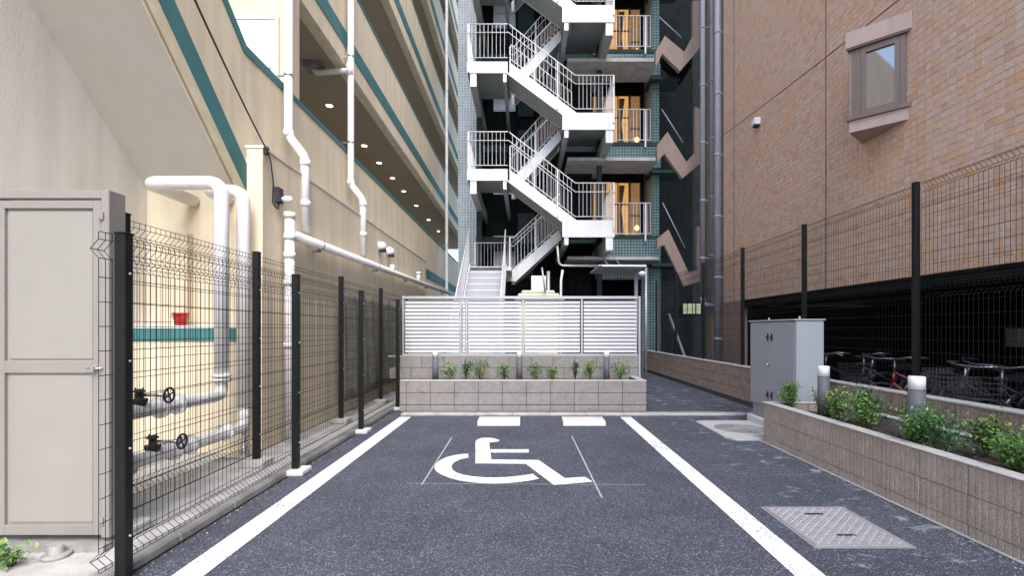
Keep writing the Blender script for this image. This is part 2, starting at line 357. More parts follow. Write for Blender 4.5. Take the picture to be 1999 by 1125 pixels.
for (x0, x1, yy) in ((2.085, 2.22, 3.66), (2.085, 2.21, 3.28)):
    ob('handle_slot', MB().bbox(x0, x1, yy - .012, yy + .012, .0, .0145, .003), rubber, e)
ob('frame', MB().box(1.83, 1.853, 3.105, 3.825, -.01, .006).box(2.452, 2.475, 3.105, 3.825, -.01, .006).box(1.853, 2.452, 3.105, 3.128, -.01, .006).box(1.853, 2.452, 3.802, 3.825, -.01, .006), alumd, e)
e = empty('manhole', (2.97, 6.8, 0), 'round concrete manhole cover in its pale square surround beside the cabinet', 'manhole')
mh = MB(); n = 28; cxm, cym, rr = 2.97, 6.8, .33
sq = [(2.55, 6.13), (3.42, 6.13), (3.42, 7.4), (2.55, 7.4)]
ring = [(cxm + rr * 1.02 * cos(2 * pi * i / n), cym + rr * 1.02 * sin(2 * pi * i / n)) for i in range(n)]
vv = [(x, y, .022) for x, y in ring]; ff = []
ou = []
for i in range(n):
    a = 2 * pi * i / n; dx, dy = cos(a), sin(a)
    tx = ((3.42 - cxm) / dx if dx > 1e-6 else ((2.55 - cxm) / dx if dx < -1e-6 else 9)); ty = ((7.4 - cym) / dy if dy > 1e-6 else ((6.13 - cym) / dy if dy < -1e-6 else 9))
    t = min(tx, ty); ou.append((cxm + dx * t, cym + dy * t, .022))
vv += ou + [(x, y, 0) for x, y, z in ou] + [(x, y, 0) for x, y in ring]
for i in range(n):
    j = (i + 1) % n
    ff += [(i, n + i, n + j, j)]; ff += [(n + i, 2 * n + i, 2 * n + j, n + j)]; ff += [(3 * n + i, i, j, 3 * n + j)]
ob('surround', MB().add(vv, ff), pad, e)
ob('lid', MB().lathe([(.325, 0), (.325, .012), (.318, .017), (.01, .018)], (cxm, cym, 0), 32), concd, e)
for q in ((2.95, 7.0), (3.02, 6.6)): ob('lifting_hole', MB().lathe([(.018, .017), (.018, .0195), (.008, .0196)], (q[0], q[1], 0), 10), rubber, e)

# ---------------------------------------------------------------- block walls
def blockmesh(L, H, D, m, ribs=0, b=.006, seed=0):
    mb = MB()
    if not ribs: mb.bbox(-L / 2, L / 2, 0, D, -H / 2, H / 2, b)
    else:                                          # ribbed face: front is y=0 side
        p = []
        w = L / ribs
        for i in range(ribs): p += [(-L / 2 + i * w + .002, .006), (-L / 2 + i * w + .006, .001), (-L / 2 + (i + .5) * w, 0), (-L / 2 + (i + 1) * w - .006, .001), (-L / 2 + (i + 1) * w - .002, .006)]
        p += [(L / 2, D), (-L / 2, D)]
        mb.prism(p, 'z', -H / 2, H / 2)
    return mb.mesh('block', m)
# front planter (faces camera)
FP_Y, FP_X0, FP_X1, FP_Z = 8.18, -2.08, 2.03, .53
pl = empty('planter', (0, FP_Y, 0), 'low grey block planter across the head of the bay', 'planter')
bm_f = blockmesh(.392, .192, .12, blk); bm_half = blockmesh(.192, .192, .12, blk); bm_low = blockmesh(.392, .10, .12, blk)
rng = random.Random(3)
for r, (zc, me) in enumerate(((.434, bm_f), (.234, bm_f), (.075, bm_low))):
    x = FP_X1 - .2
    while x + .2 > FP_X0 + .03:
        if x - .2 < FP_X0 - .03:
            L = x + .2 - FP_X0 - .004
            if L > .04: inst('block', blockmesh(L, .192 if r < 2 else .10, .12, blk), (FP_X0 + L / 2, FP_Y + rng.uniform(0, .003), zc), pl)
            break
        inst('block', me, (x, FP_Y + rng.uniform(0, .003), zc), pl); x -= .4
for zc in (.434, .234):
    for k_ in range(2): inst('block', blockmesh(.392, .192, .12, blk), (FP_X1 + .002, FP_Y + .33 + .4 * k_ + 0, zc), pl, (0, 0, R(90)))
ob('mortar', MB().box(FP_X0, FP_X1 - .015, FP_Y + .012, FP_Y + .11, 0, .522).box(FP_X1 - .1, FP_X1 - .01, FP_Y + .11, 8.95, 0, .522), mort, pl)
ob('coping', MB().bbox(FP_X0, FP_X1 + .004, FP_Y - .002, FP_Y + .125, .5305, .545, .004).bbox(FP_X1 - .12, FP_X1 + .004, FP_Y + .127, 8.98, .5305, .545, .004), capm, pl)
ob('soil', MB().box(FP_X0 + .01, FP_X1 - .121, FP_Y + .126, 8.99, .02, .47), soil, pl)
# back wall
bw = empty('block_wall', (0, 9.0, 0), 'grey block wall behind the planter carrying the louvre screen', 'wall')
for r, zc in enumerate((.79, .59, .39)):
    x = 2.12 - .2 - (.2 if r % 2 else 0)
    if r % 2: inst('block', bm_half, (2.12 - .1, 9.0, zc), bw)
    while x > -2.3:
        inst('block', bm_f, (x, 9.0 + rng.uniform(0, .003), zc), bw); x -= .4
ob('mortar', MB().box(-2.3, 2.10, 9.012, 9.11, 0, .882), mort, bw)
ob('coping', MB().bbox(-2.5, 2.124, 8.998, 9.125, .8905, .905, .004), capm, bw)
# louvre screen
ls = empty('louvre_screen', (0, 9.05, .905), 'white aluminium louvre screen standing on the block wall', 'screen')
def LX(px): return (px - 1024) * 9.05 / F
z0, z1 = .965, 1.95
edges = [(790, 898), (914, 1019), (1024, 1133), (1138, 1244)]
slat_meshes = {}
for (a, b) in edges + [(903, 909)]:
    xa, xb = LX(a) + .012, LX(b) - .012; L = xb - xa
    mb = MB(); pr = [(-.020, -.0305), (-.016, -.020), (.008, .032), (.016, .032), (.012, .020), (-.012, -.0305)]
    mb.prism(pr, 'x', -L / 2, L / 2); me = mb.mesh('slat', alum)
    for i in range(14): inst('slat', me, ((xa + xb) / 2, 9.05, z0 + .036 + i * (z1 - z0 - .02) / 14), ls)
for px, w in ((788, 3), (900, 3), (911.5, 3), (1021.5, 3), (1135.5, 3)):
    ob('mullion', MB().bbox(LX(px) - .018, LX(px) + .018, 9.008, 9.085, z0 - .015, z1 + .0, .004), alumd, ls)
ob('screen_post', MB().bbox(LX(1246) - .015, LX(1246) + .025, 8.965, 8.995, .5, 2.0, .004), alumd, ls)
ob('top_rail', MB().bbox(LX(788) - .02, LX(1246) - .016, 9.0, 9.09, z1 + .003, z1 + .055, .006), alumd, ls)
ob('bottom_rail', MB().bbox(LX(788) - .02, LX(1246) - .016, 9.0, 9.09, z0 - .058, z0 - .018, .006), alum, ls)
for px in (795, 900, 1021, 1135, 1238): ob('foot', MB().box(LX(px) - .03, LX(px) + .03, 9.03, 9.08, .906, z0 - .06), alumd, ls)
# low far-right wall (X=4.02)
WX = 4.02
lw = empty('boundary_wall', (WX, 8, 0), 'long low reddish block wall along the right side under the mesh fence', 'wall')
bm_r = blockmesh(.392, .192, .13, blkr, 8)
for r, zc in enumerate((.59, .39, .19)):
    y = 1.6 + (.2 if r % 2 else 0)
    while y < 17: inst('block', bm_r, (WX + rng.uniform(0, .003), y, zc), lw, (0, 0, R(-90))); y += .4
ob('mortar', MB().box(WX + .015, WX + .125, 1.4, 17.2, 0, .684), mort, lw)
ob('coping', MB().bbox(WX - .004, WX + .15, 1.4, 17.2, .689, .715, .006), capm, lw)
# right planter
PX = 2.95; PT = .49
rp = empty('planter', (PX, 4, 0), 'long ribbed block planter on the right edge of the asphalt', 'planter')
bm_p = blockmesh(.397, .194, .11, blk2, 8); bm_pl = blockmesh(.397, .085, .11, blk2, 8)
for r, (zc, me) in enumerate(((.382, bm_p), (.182, bm_p), (.037, bm_pl))):
    y = 6.08 - .2
    while y > .6: inst('block', me, (PX + rng.uniform(0, .004), y, zc), rp, (0, 0, R(-90))); y -= .4
ob('mortar', MB().box(PX + .014, PX + .1, .5, 6.07, 0, .474), mort, rp)
for zc in (.382, .182):
    for i in range(2): inst('block', blockmesh(.37, .194, .11, blk2, 8), (PX + .31 + .38 * i, 6.09, zc), rp, (0, 0, R(180)))
ob('coping', MB().bbox(PX - .005, PX + .115, .5, 6.095, .4815, .496, .005).bbox(PX + .117, 3.80, 5.97, 6.095, .4815, .496, .005).bbox(3.70, 3.80, .5, 5.968, .4815, .496, .005), capm, rp)
ob('mortar_line', MB().bbox(PX - .03, PX - .002, .5, 6.1, .0, .012, .004), conc, rp)
ob('back_panel', MB().box(3.705, 3.795, .5, 6.09, 0, .481), conc, rp)
sg = MB(); nx_, ny_ = 8, 56
for j in range(ny_ + 1):
    for i in range(nx_ + 1): sg.v.append((PX + .112 + i * (3.704 - PX - .112) / nx_, .5 + j * 5.46 / ny_, .40 + rng.uniform(-.02, .025)))
for j in range(ny_):
    for i in range(nx_): a = j * (nx_ + 1) + i; sg.f.append((a, a + 1, a + nx_ + 2, a + nx_ + 1)); sg.m.append(0); sg.sm.append(True)
ob('soil', sg, soil, rp)
# plinth + cabinet
ob('cabinet_plinth', MB().bbox(3.36, 4.0, 6.12, 7.44, .002, .12, .01), conc_l, None, 'cream concrete plinth under the grey electrical cabinet', 'plinth')
cb = empty('electrical_cabinet', (3.58, 6.8, .12), 'grey steel electrical cabinet with two doors beside the ribbed planter', 'cabinet')
ob('base_frame', MB().bbox(3.43, 3.74, 6.22, 7.39, .121, .30, .006), cabd, cb)
ob('shell', MB().bbox(3.418, 3.765, 6.18, 7.42, .301, 1.50, .008), cabm, cb)
ob('roof_lid', MB().bbox(3.385, 3.78, 6.165, 7.435, 1.5015, 1.522, .006), cabm, cb)
for i, (a, b) in enumerate(((6.20, 6.80), (6.81, 7.40))):
    d = ob('door', MB().bbox(3.398, 3.4165, a, b, .315, 1.49, .005), cabm, cb)
    yy = b - .05 if i == 0 else a + .05
    for zz in (.48, 1.28):
        ob('latch', MB().bbox(3.385, 3.3975, yy - .014, yy + .014, zz - .05, zz + .05, .004).lathe([(.012, -.02), (.012, .0)], (3.385, yy, zz), 10, 0, 'x'), rubber, d)
ob('lock', MB().lathe([(.022, -.03), (.022, 0)], (3.396, 6.86, .9), 12, 0, 'x'), steel, cb)
ob('corner_trim', MB().bbox(3.40, 3.417, 6.165, 6.179, .31, 1.49, .003), cabd, cb)
for yy in (6.4, 7.2): ob('lifting_eye', MB().tube([(3.58, yy, 1.523), (3.58, yy, 1.56)], .012, 8), steel, cb)
# bollards
def bollard(x, y, zb, zt, r, label, group):
    e = empty('bollard_light', (x, y, zb), label, 'bollard', group)
    zc = zt - .11
    ob('post', MB().lathe([(r, zb), (r, zc - .003)], (x, y, 0), 28), boll, e)
    ob('lamp_cap', MB().lathe([(r * .97, zc), (r * .97, zt - .008), (r * .9, zt), (.002, zt + .001)], (x, y, 0), 28), bollw, e)
for px, w in ((850, 'left'), (1014, 'middle'), (1184, 'right')): bollard((px - 1024) * 8.6 / F, 8.6, .46, 1.02, .052, 'grey bollard light with white cap, %s one in the planter under the louvres' % w, 'bollards in the front planter')
bollard(3.29, 5.41, .39, .985, .06, 'grey bollard light in the ribbed planter, in front of the cabinet', 'bollards in the ribbed planter')
bollard(3.31, 4.15, .39, .99, .063, 'grey bollard light in the ribbed planter, in front of the parked bicycles', 'bollards in the ribbed planter')

# ---------------------------------------------------------------- mesh fences
def mesh_panel(X, y0, y1, z0, z1, folds, out, mid=None, r=.0022, vp=.05, hp=.13, doubles=()):
    mb = MB(); zs = [(z0, 0)]
    fz = []
    for f in folds:                                 # f = (zlow, zhigh)
        fz += [(f[0], 0), ((f[0] + f[1]) / 2, out * .045), (f[1], 0)]
    prof = sorted(set([(z0, 0), (z1, 0)] + fz))
    n = int(round((y1 - y0) / vp))
    for i in range(n + 1):
        y = y0 + (y1 - y0) * i / n
        mb.tube([(X + dx, y, z) for z, dx in prof], r, 3, cap=False)
    hz = [(z, dx) for z, dx in prof]
    z = z0 + hp
    while z < z1 - .03:
        if not any(f[0] - .03 < z < f[1] + .03 for f in folds): hz.append((z, 0))
        z += hp
    for d in doubles: hz += [(d, 0), (d + .014, 0)]
    for z, dx in hz: mb.tube([(X + dx + .004, y0, z), (X + dx + .004, y1, z)], r * 1.15, 3, cap=False)
    return mb
def post(name, X, y, z0, z1, par, s=.03, bolts=True, bx=1):
    p = ob(name, MB().bbox(X - s, X + s, y - s, y + s, z0, z1, .004).bbox(X - s - .003, X + s + .003, y - s - .003, y + s + .003, z1 + .001, z1 + .012, .003), blackm, par)
    if bolts:
        b = MB(); zz = z0 + .25
        while zz < z1 - .1: b.lathe([(.007, 0), (.007, .008), (.003, .011)], (X + bx * s, y - .0, zz), 8, 0, 'x'); zz += .48
        ob('bolt', b, steel, p)
    return p
YS = [2.70, 4.73, 6.62, 8.53]
fe = empty('mesh_fence', (-2.2, 5.6, 0), 'black welded mesh fence along the left bay line, nearer of the two', 'fence')
XF = -2.20
for y in YS: post('fence_post', XF, y, .05 if y > 3 else .0, 1.905, fe)
for a, b in [(2.58, 2.665)] + [(YS[i] + .035, YS[i + 1] - .035) for i in range(3)]:
    ob('mesh_panel', mesh_panel(XF - .035, a, b, .10, 1.90, [(.12, .20), (1.76, 1.86)], -1), blackm, fe)
for y in YS[1:]: ob('footing', MB().bbox(XF - .14, XF + .11, y - .11, y + .11, .0, .05, .01), conc_l, fe)
YB = [3.27, 4.9, 7.16, 9.14, 11.1]
fb = empty('mesh_fence', (-2.67, 7, 0), 'taller black welded mesh fence on the concrete apron, behind the bay fence', 'fence')
XB = -2.67
for y in YB: post('fence_post', XB, y, .09, 2.15, fb)
for i in range(4): ob('mesh_panel', mesh_panel(XB - .035, YB[i] + .035, YB[i + 1] - .035, .14, 2.13, [(.24, .34), (1.78, 1.86), (1.99, 2.09)], -1), blackm, fb)
for y in YB: ob('footing', MB().bbox(XB - .12, XB + .12, y - .11, y + .11, .03, .10, .01), conc, fb)
fr = empty('mesh_fence', (4.13, 8, .715), 'black welded mesh fence standing on the low wall under the tiled building', 'fence')
XR = 4.13; YR = [3.14, 5.19, 7.26, 9.31, 11.36, 13.41, 15.4]
for y in YR: post('fence_post', XR, y, .716, 2.93, fr, .028, True, -1)
YR2 = [1.2] + YR
for i in range(len(YR2) - 1):
    ob('mesh_panel', mesh_panel(XR + .035, YR2[i] + .033, YR2[i + 1] - .033, .76, 2.93, [(1.72, 1.80), (1.86, 1.94), (2.83, 2.92)], 1, doubles=(2.66,)), blackm, fr)

# ---------------------------------------------------------------- gate at the left
GY = 3.03
gt = empty('steel_gate', (-2.9, GY, .1), 'tall beige steel door in its frame at the left edge of the picture', 'gate')
def GX(px): return (px - 1024) * GY / F
def GZ(py): return EYE - (py - 645) * GY / F
ob('frame_post', MB().bbox(GX(199.5), GX(215), GY - .01, GY + .12, GZ(1050), GZ(371), .004), gatef, gt)
ob('frame_post', MB().bbox(GX(-40), GX(-24), GY - .01, GY + .12, GZ(1050), GZ(371), .004), gatef, gt)
ob('head_rail', MB().bbox(GX(-23.5), GX(199), GY - .008, GY + .10, GZ(388), GZ(372), .004), gatef, gt)
lf = ob('door_leaf', MB().bbox(GX(-22), GX(8), GY, GY + .04, GZ(1046), GZ(391), .003).bbox(GX(181), GX(197.5), GY, GY + .04, GZ(1046), GZ(391), .003)
   .bbox(GX(8.2), GX(180.8), GY, GY + .04, GZ(407), GZ(391), .003).bbox(GX(8.2), GX(180.8), GY, GY + .04, GZ(729), GZ(705), .003).bbox(GX(8.2), GX(180.8), GY, GY + .04, GZ(1046), GZ(1026), .003), gatef, gt)
for a, b in ((411, 702), (733, 1022)):
    ob('door_panel', MB().box(GX(8.2), GX(180.8), GY + .02, GY + .03, GZ(b + 3.8), GZ(a - 3.8)).bbox(GX(14), GX(177), GY + .012, GY + .0198, GZ(b), GZ(a), .004), gatem, gt)
for py in (423, 1018): ob('hinge', MB().bbox(GX(196), GX(206), GY - .022, GY - .0105, GZ(py + 7), GZ(py - 8), .002), gatef, gt)
ob('latch', MB().tube([(GX(176), GY - .02, GZ(719)), (GX(205), GY - .02, GZ(719))], .006, 8).bbox(GX(183), GX(190), GY - .03, GY - .001, GZ(727), GZ(714), .003), steel, gt)
ob('threshold', MB().box(GX(-40), GX(215), GY - .05, GY + .12, .031, .07), concd, None, kind='structure')
ob('pipe_stub', MB().lathe([(.07, .03), (.07, .05), (.035, .055), (.035, .095), (.03, .1)], (-2.78, 2.92, 0), 16), concd, None, 'grey pipe stub rising from the concrete under the steel gate', 'pipe')

# ---------------------------------------------------------------- left building
LB = empty('apartment_building', (-4.5, 15, 0), 'cream apartment building with teal bands and open corridors on the left', 'building')
FX = -3.25
def lb(name, mb, m): return ob(name, mb, m, LB)
lb('lower_wall', MB().box(-3.45, FX, 6.9, 30, 0, 4.62), cream)
lb('lower_wall', MB().box(-4.4, FX, 5.73, 5.93, 0, 3.18), cream)
lb('lower_wall', MB().box(-3.45, FX, 5.932, 6.898, 0, 3.2), cream)
lb('stair_wall', MB().box(-4.6, -4.402, .3, 5.928, 0, 13), cream2)
lb('stair_wall', MB().prism([(.298, 0), (.298, 11.6), (-3.2, 8.6), (-6.5, 8.6), (-6.5, 0)], 'x', -4.6, -4.402), cream2)  # unseen extension, sloped top added for its reflection in the bay window pane
lb('stair_wall', MB().box(-5.7, -4.402, 5.93, 6.9, 0, 13), cream2)
lb('end_wall', MB().box(-5.7, FX - .002, 6.902, 7.1, 3.3, 13.0), cream)
# stair flight: soffit slab, lip, parapet, teal stringer
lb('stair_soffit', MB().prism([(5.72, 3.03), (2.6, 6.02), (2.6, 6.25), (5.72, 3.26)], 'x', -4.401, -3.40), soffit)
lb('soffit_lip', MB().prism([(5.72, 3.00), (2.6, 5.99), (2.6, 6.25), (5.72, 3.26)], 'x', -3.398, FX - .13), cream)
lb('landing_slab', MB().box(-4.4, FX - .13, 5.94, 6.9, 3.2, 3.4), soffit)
sp = -.945
lb('stair_parapet', MB().prism([(6.898, 3.2), (5.93, 3.2), (5.72, 3.05), (2.6, 3.05 - sp * 3.12), (2.6, 4.69 - sp * 3.12 * .87), (5.72, 4.69), (6.898, 4.69)], 'x', FX - .12, FX), cream)
lb('teal_stringer', MB().prism([(5.745, 3.0), (2.6, 3.0 - sp * 3.145), (2.6, 3.31 - sp * 3.145), (5.745, 3.31)], 'x', FX + .001, FX + .012), teal)
lb('teal_coping', MB().prism([(6.9, 4.60), (5.69, 4.60), (2.6, 4.60 - sp * 3.09 * .87), (2.6, 4.70 - sp * 3.09 * .87), (5.73, 4.70), (6.9, 4.70)], 'x', FX - .125, FX + .014), teal)
dr = lb('door', MB().bbox(-4.45, -3.48, 6.86, 6.9, 3.6, 5.72, .004), whitem)
ob('door_frame', MB().box(-4.5, -4.452, 6.85, 6.9, 3.6, 5.77).box(-3.478, -3.43, 6.85, 6.9, 3.6, 5.77).box(-4.452, -3.478, 6.85, 6.9, 5.722, 5.77), cream2, dr)
ob('handle', MB().bbox(-3.56, -3.53, 6.83, 6.858, 4.9, 5.05, .003), steel, dr)
for k_ in range(7):
    zb = 6.19 + 3.1 * k_; zt = 7.80 + 3.1 * k_
    lb('parapet', MB().box(-3.45, FX, 7.1 if k_ < 9 else 6.9, 30, zb, zt), cream)
    lb('parapet', MB().box(-3.45, FX, -2 if k_ > 0 else 6.9, 7.098, zb, zt), cream) if k_ == 0 else None
    lb('teal_band', MB().box(FX + .001, FX + .012, 7.0, 30, zb + .33, zb + .62), teal)
    lb('teal_coping', MB().box(-3.455, FX + .014, 7.1, 30, zt + .001, zt + .06), teal)
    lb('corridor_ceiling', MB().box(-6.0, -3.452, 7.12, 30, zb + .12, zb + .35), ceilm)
    lb('corridor_wall', MB().box(-6.2, -6.001, 7.12, 30, zb - 1.9, zb + .34), cream2)
lb('teal_coping', MB().box(-3.455, FX + .014, 6.902, 30, 4.622, 4.69), teal)
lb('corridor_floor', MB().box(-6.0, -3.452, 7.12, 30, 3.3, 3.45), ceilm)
lb('roof_slab', MB().box(-6.2, FX, 7.1, 30, 26.5, 26.9), cream)
lb('teal_band', MB().box(FX + .001, FX + .012, 15.2, 30, 3.12, 3.42), teal)
# wall ledge with bucket, teal band
lb('ledge_wall', MB().box(-4.40, -3.12, 5.42, 5.728, 0, 1.40), cream)
lb('ledge_cap', MB().box(-4.401, -3.10, 5.40, 5.728, 1.401, 1.43), whitem)
lb('teal_band', MB().box(-4.40, -3.12, 5.408, 5.419, 1.26, 1.400), teal)
lb('pilaster', MB().box(-4.05, -3.86, 5.62, 5.728, 1.431, 2.5), cream)
# thick lower wall
lb('boundary_wing', MB().box(-3.105, -2.93, 5.5, 14.6, 0, 3.42), cream)
lb('wing_cap', MB().box(-3.12, -2.918, 5.49, 14.6, 3.4205, 3.45), cream2)
lb('wing_fill', MB().box(FX + .002, -3.107, 5.735, 14.6, 0, 3.40), cream)
# downlights in the corridor soffit
ly = [10.76, 13.1, 14.44, 15.9, 17.4, 19.4, 21.9, 24.4]
for i, y in enumerate(ly):
    e = empty('downlight', (-4.27, y, 6.31), 'small warm downlight in the first corridor ceiling, %s to the camera' % ordn[i] if i < 7 else 'small warm downlight in the first corridor ceiling, farthest from the camera', 'ceiling light', 'corridor downlights')
    ob('trim', MB().lathe([(.095, 6.309), (.095, 6.30), (.07, 6.298)], (-4.27, y, 0), 16), whitem, e)
    ob('lens', MB().lathe([(.068, 6.2975), (.068, 6.293), (.02, 6.291)], (-4.27, y, 0), 14), lampm, e)
e = empty('ceiling_box', (-3.78, 9.4, 6.25), 'dusty junction box on the corridor ceiling where a drain branch enters', 'junction box')
ob('box', MB().bbox(-4.05, -3.75, 8.95, 9.25, 6.2, 6.308, .01), concd, e)
# netting cloth
ne = MB(); nu, nv = 40, 10
for j in range(nv + 1):
    for i in range(nu + 1):
        y = 7.6 + i * 4.2 / nu; z = .28 + j * (1.75) / nv
        ne.v.append((-2.83 + .05 * sin(i * 1.3 + j * .25) + .02 * sin(i * 2.9), y, z))
for j in range(nv):
    for i in range(nu): a = j * (nu + 1) + i; ne.f.append((a, a + 1, a + nu + 2, a + nu + 1)); ne.m.append(0); ne.sm.append(True)
o = ob('netting', ne, cloth, None, 'wrinkled olive cloth sheet hung behind the far end of the left fence', 'sheet')
md = o.modifiers.new('thick', 'SOLIDIFY'); md.thickness = .006
# red bucket
bk = empty('bucket', (-3.84, 5.46, 1.43), 'small red plastic bucket on the wall ledge over the teal band', 'bucket')
bx_, by_ = -3.845, 5.5
ob('tub', MB().lathe([(.055, 1.432), (.078, 1.56), (.085, 1.56), (.085, 1.575), (.074, 1.575), (.05, 1.445)], (bx_, by_, 0), 20), redp, bk)
ob('handle', MB().tube([(bx_ - .08, by_, 1.565), (bx_ - .075, by_ - .06, 1.53), (bx_, by_ - .085, 1.50), (bx_ + .075, by_ - .06, 1.53), (bx_ + .08, by_, 1.565)], .004, 6), redp, bk)

# ---- pipes of the left building
def elbowpath(pts, r=.1, n=5):
    out = [Vector(pts[0])]
    for i in range(1, len(pts) - 1):
        p, a, b = Vector(pts[i]), Vector(pts[i - 1]), Vector(pts[i + 1]); u = (a - p).normalized(); w = (b - p).normalized()
        d = min(r, (a - p).length / 2, (b - p).length / 2)
        for k in range(n + 1):
            t = k / n; q0 = p + u * d * (1 - t); q1 = p + w * d * t; out.append(q0.lerp(q1, t))
    out.append(Vector(pts[-1])); return out
def collar(mb, p, d, r, L=.05):
    d = Vector(d).normalized(); p = Vector(p); mb.tube([p - d * L / 2, p + d * L / 2], r, 14)
def drain(x, px_low, yy, zbend, zlow, label, ztop=24, r=.057, branch=True):
    e = empty('drainpipe', (x, yy, zlow), label, 'drainpipe', 'white downpipes on the cream building')
    xl = (px_low - 1024) * yy / F
    path = elbowpath([(x, yy, ztop), (x, yy, zbend), (xl, yy, zbend - .28), (xl, yy, zlow)], .09)
    ob('pipe', MB().tube(path, r, 14), pipew, e)
    for z in (zbend + .03, zbend - .36, zbend - .9): ob('coupling', MB().tube([(x if z > zbend else xl, yy, z - .04), (x if z > zbend else xl, yy, z + .04)], r + .008, 14), pipew, e)
    z = 4.75
    while z < ztop - 1:
        ob('bracket', MB().tube([(x, yy, z - .014), (x, yy, z + .014)], r + .006, 14).box(x - .15, x - .04, yy - .012, yy + .012, z - .01, z + .01), steel, e); z += 1.55
    if branch:
        ob('clean_out', MB().tube([(xl + .02, yy, zbend - .62), (xl - .1, yy - .0, zbend - .62)], r * .8, 12).tube([(xl - .1, yy, zbend - .62), (xl - .16, yy, zbend - .62)], r * .95, 12), pipew, e)
    return e
drain(-3.12, 596, 6.5, 3.95, 2.68, 'white downpipe nearest the camera, beside the outside stair, cranked over the wall ledge')
e = drain(-3.12, 709, 8.83, 4.0, 2.72, 'white downpipe with a side branch into the first corridor, second from the camera')
ob('side_branch', MB().tube(elbowpath([(-3.12, 8.83, 6.05), (-3.85, 9.1, 6.15), (-3.9, 9.1, 6.24)], .05), .05, 12).tube([(-3.13, 8.83, 5.95), (-3.13, 8.83, 6.17)], .066, 14), pipew, e)
drain(-3.12, 873, 19.7, 3.0, 2.5, 'slim white downpipe farthest back, running up the facade near the stair tower', branch=False)
# long collecting pipe
def HP(px, py, X=-2.82): Y = F * X / (px - 1024); return (X, Y, EYE - (py - 645) * Y / F)
e = empty('collector_pipe', HP(575, 455), 'long sloping white drain collecting the downpipes along the cream wall', 'pipe')
p0, p1 = HP(570, 458), HP(886, 577)
ob('pipe', MB().tube([p0, p1], .06, 16), pipew, e)
for t in (.06, .25, .42, .6, .8):
    q = Vector(p0).lerp(Vector(p1), t); collar(mb := MB(), q, Vector(p1) - Vector(p0), .068, .03); mb.box(-2.94, -2.80, q.y - .02, q.y + .02, q.z - .10, q.z - .07).box(-2.83, -2.81, q.y - .02, q.y + .02, q.z - .1, q.z - .04)
    ob('bracket', mb, alumd, e)
q = Vector(p0).lerp(Vector(p1), .33)
ob('tee_fitting', MB().tube([(q.x, q.y, q.z), (q.x, q.y, q.z + .16)], .05, 12), pipew, e)
vx, vy = p0[0] + .0, p0[1] - .06
e = empty('stand_pipe', (vx, vy, .03), 'white standing waste pipe with collars at the head of the sloping drain', 'pipe')
ob('pipe', MB().tube([(vx, vy, .03), (vx, vy, 2.74)], .056, 16), pipew, e)
for z in (2.76, 2.5, 2.28, 1.95, 1.2): ob('collar', MB().tube([(vx, vy, z - .035), (vx, vy, z + .035)], .067, 16), pipew, e)
e = empty('stand_pipe', (-2.8, 10.4, 2.6), 'short capped white tee standing on the far part of the sloping drain', 'pipe')
q = Vector(p0).lerp(Vector(p1), .52)
ob('pipe', MB().tube([(q.x, q.y, q.z + .03), (q.x, q.y, q.z + .2)], .052, 12), pipew, e); ob('cap', MB().tube([(q.x, q.y, q.z + .2), (q.x, q.y, q.z + .27)], .064, 12), pipew, e)
# vent hoods
for i, (y, z) in enumerate(((9.9, 3.07), (10.5, 3.06))):
    e = empty('vent_hood', (-2.93, y, z), 'round white vent hood on the wing wall, %s of the pair' % ('left' if i == 0 else 'right'), 'vent', 'vent hoods')
    ob('hood', MB().lathe([(.10, 0), (.10, .03), (.09, .10), (.05, .14), (.01, .15)], (-2.93, y, z), 18, 0, 'x'), whitem, e)
    ob('grille', MB().box(-2.90, -2.80, y - .07, y + .07, z - .112, z - .06), rubber, e)
# big water pipes
def bigpipe(pts, label, r=.068, cuffs=()):
    e = empty('water_pipe', pts[-1], label, 'pipe', 'thick white water pipes')
    ob('pipe', MB().tube(elbowpath(pts, .14, 6), r, 18), pipew, e)
    for p, d in cuffs: collar(mb := MB(), p, d, r + .025, .03); collar(mb, Vector(p) - Vector(d) * .045, d, r + .025, .03); ob('flange', mb, ghost, e)
    return e
e = bigpipe([(-3.84, 5.70, 2.88), (-3.84, 5.0, 2.88), (-3.08, 5.0, 2.88), (-3.08, 5.0, .92)], 'thick white water pipe bending out of the wall, nearer of the two', cuffs=[((-3.08, 5.0, .92), (0, 0, 1))])
ob('lower_run', MB().tube(elbowpath([(-3.08, 5.0, .90), (-3.08, 5.0, .72), (-3.08, 3.16, .74)], .13, 6), .058, 18), ghost, e)
for y in (4.35, 4.15, 3.75, 3.55): collar(mb := MB(), (-3.08, y, .73), (0, 1, 0), .095, .025); ob('flange', mb, ghost, e)
e2 = bigpipe([(-3.44, 5.70, 2.90), (-3.44, 5.32, 2.90), (-3.04, 5.32, 2.88), (-3.04, 5.32, .55)], 'thick white water pipe bending out of the wall, farther of the two')
ob('lower_run', MB().tube(elbowpath([(-3.04, 5.32, .55), (-3.04, 5.32, .33), (-3.04, 3.16, .36)], .13, 6), .056, 18), ghost, e2)
for y in (5.0, 4.45, 4.25, 3.75, 3.6): collar(mb := MB(), (-3.04, y, .345), (0, 1, 0), .092, .025); ob('flange', mb, ghost, e2)
ob('foot_plate', MB().bbox(-3.2, -2.9, 5.15, 5.45, .031, .05, .004).tube([(-3.04, 5.32, .05), (-3.04, 5.32, .3)], .03, 10), steel, e2)
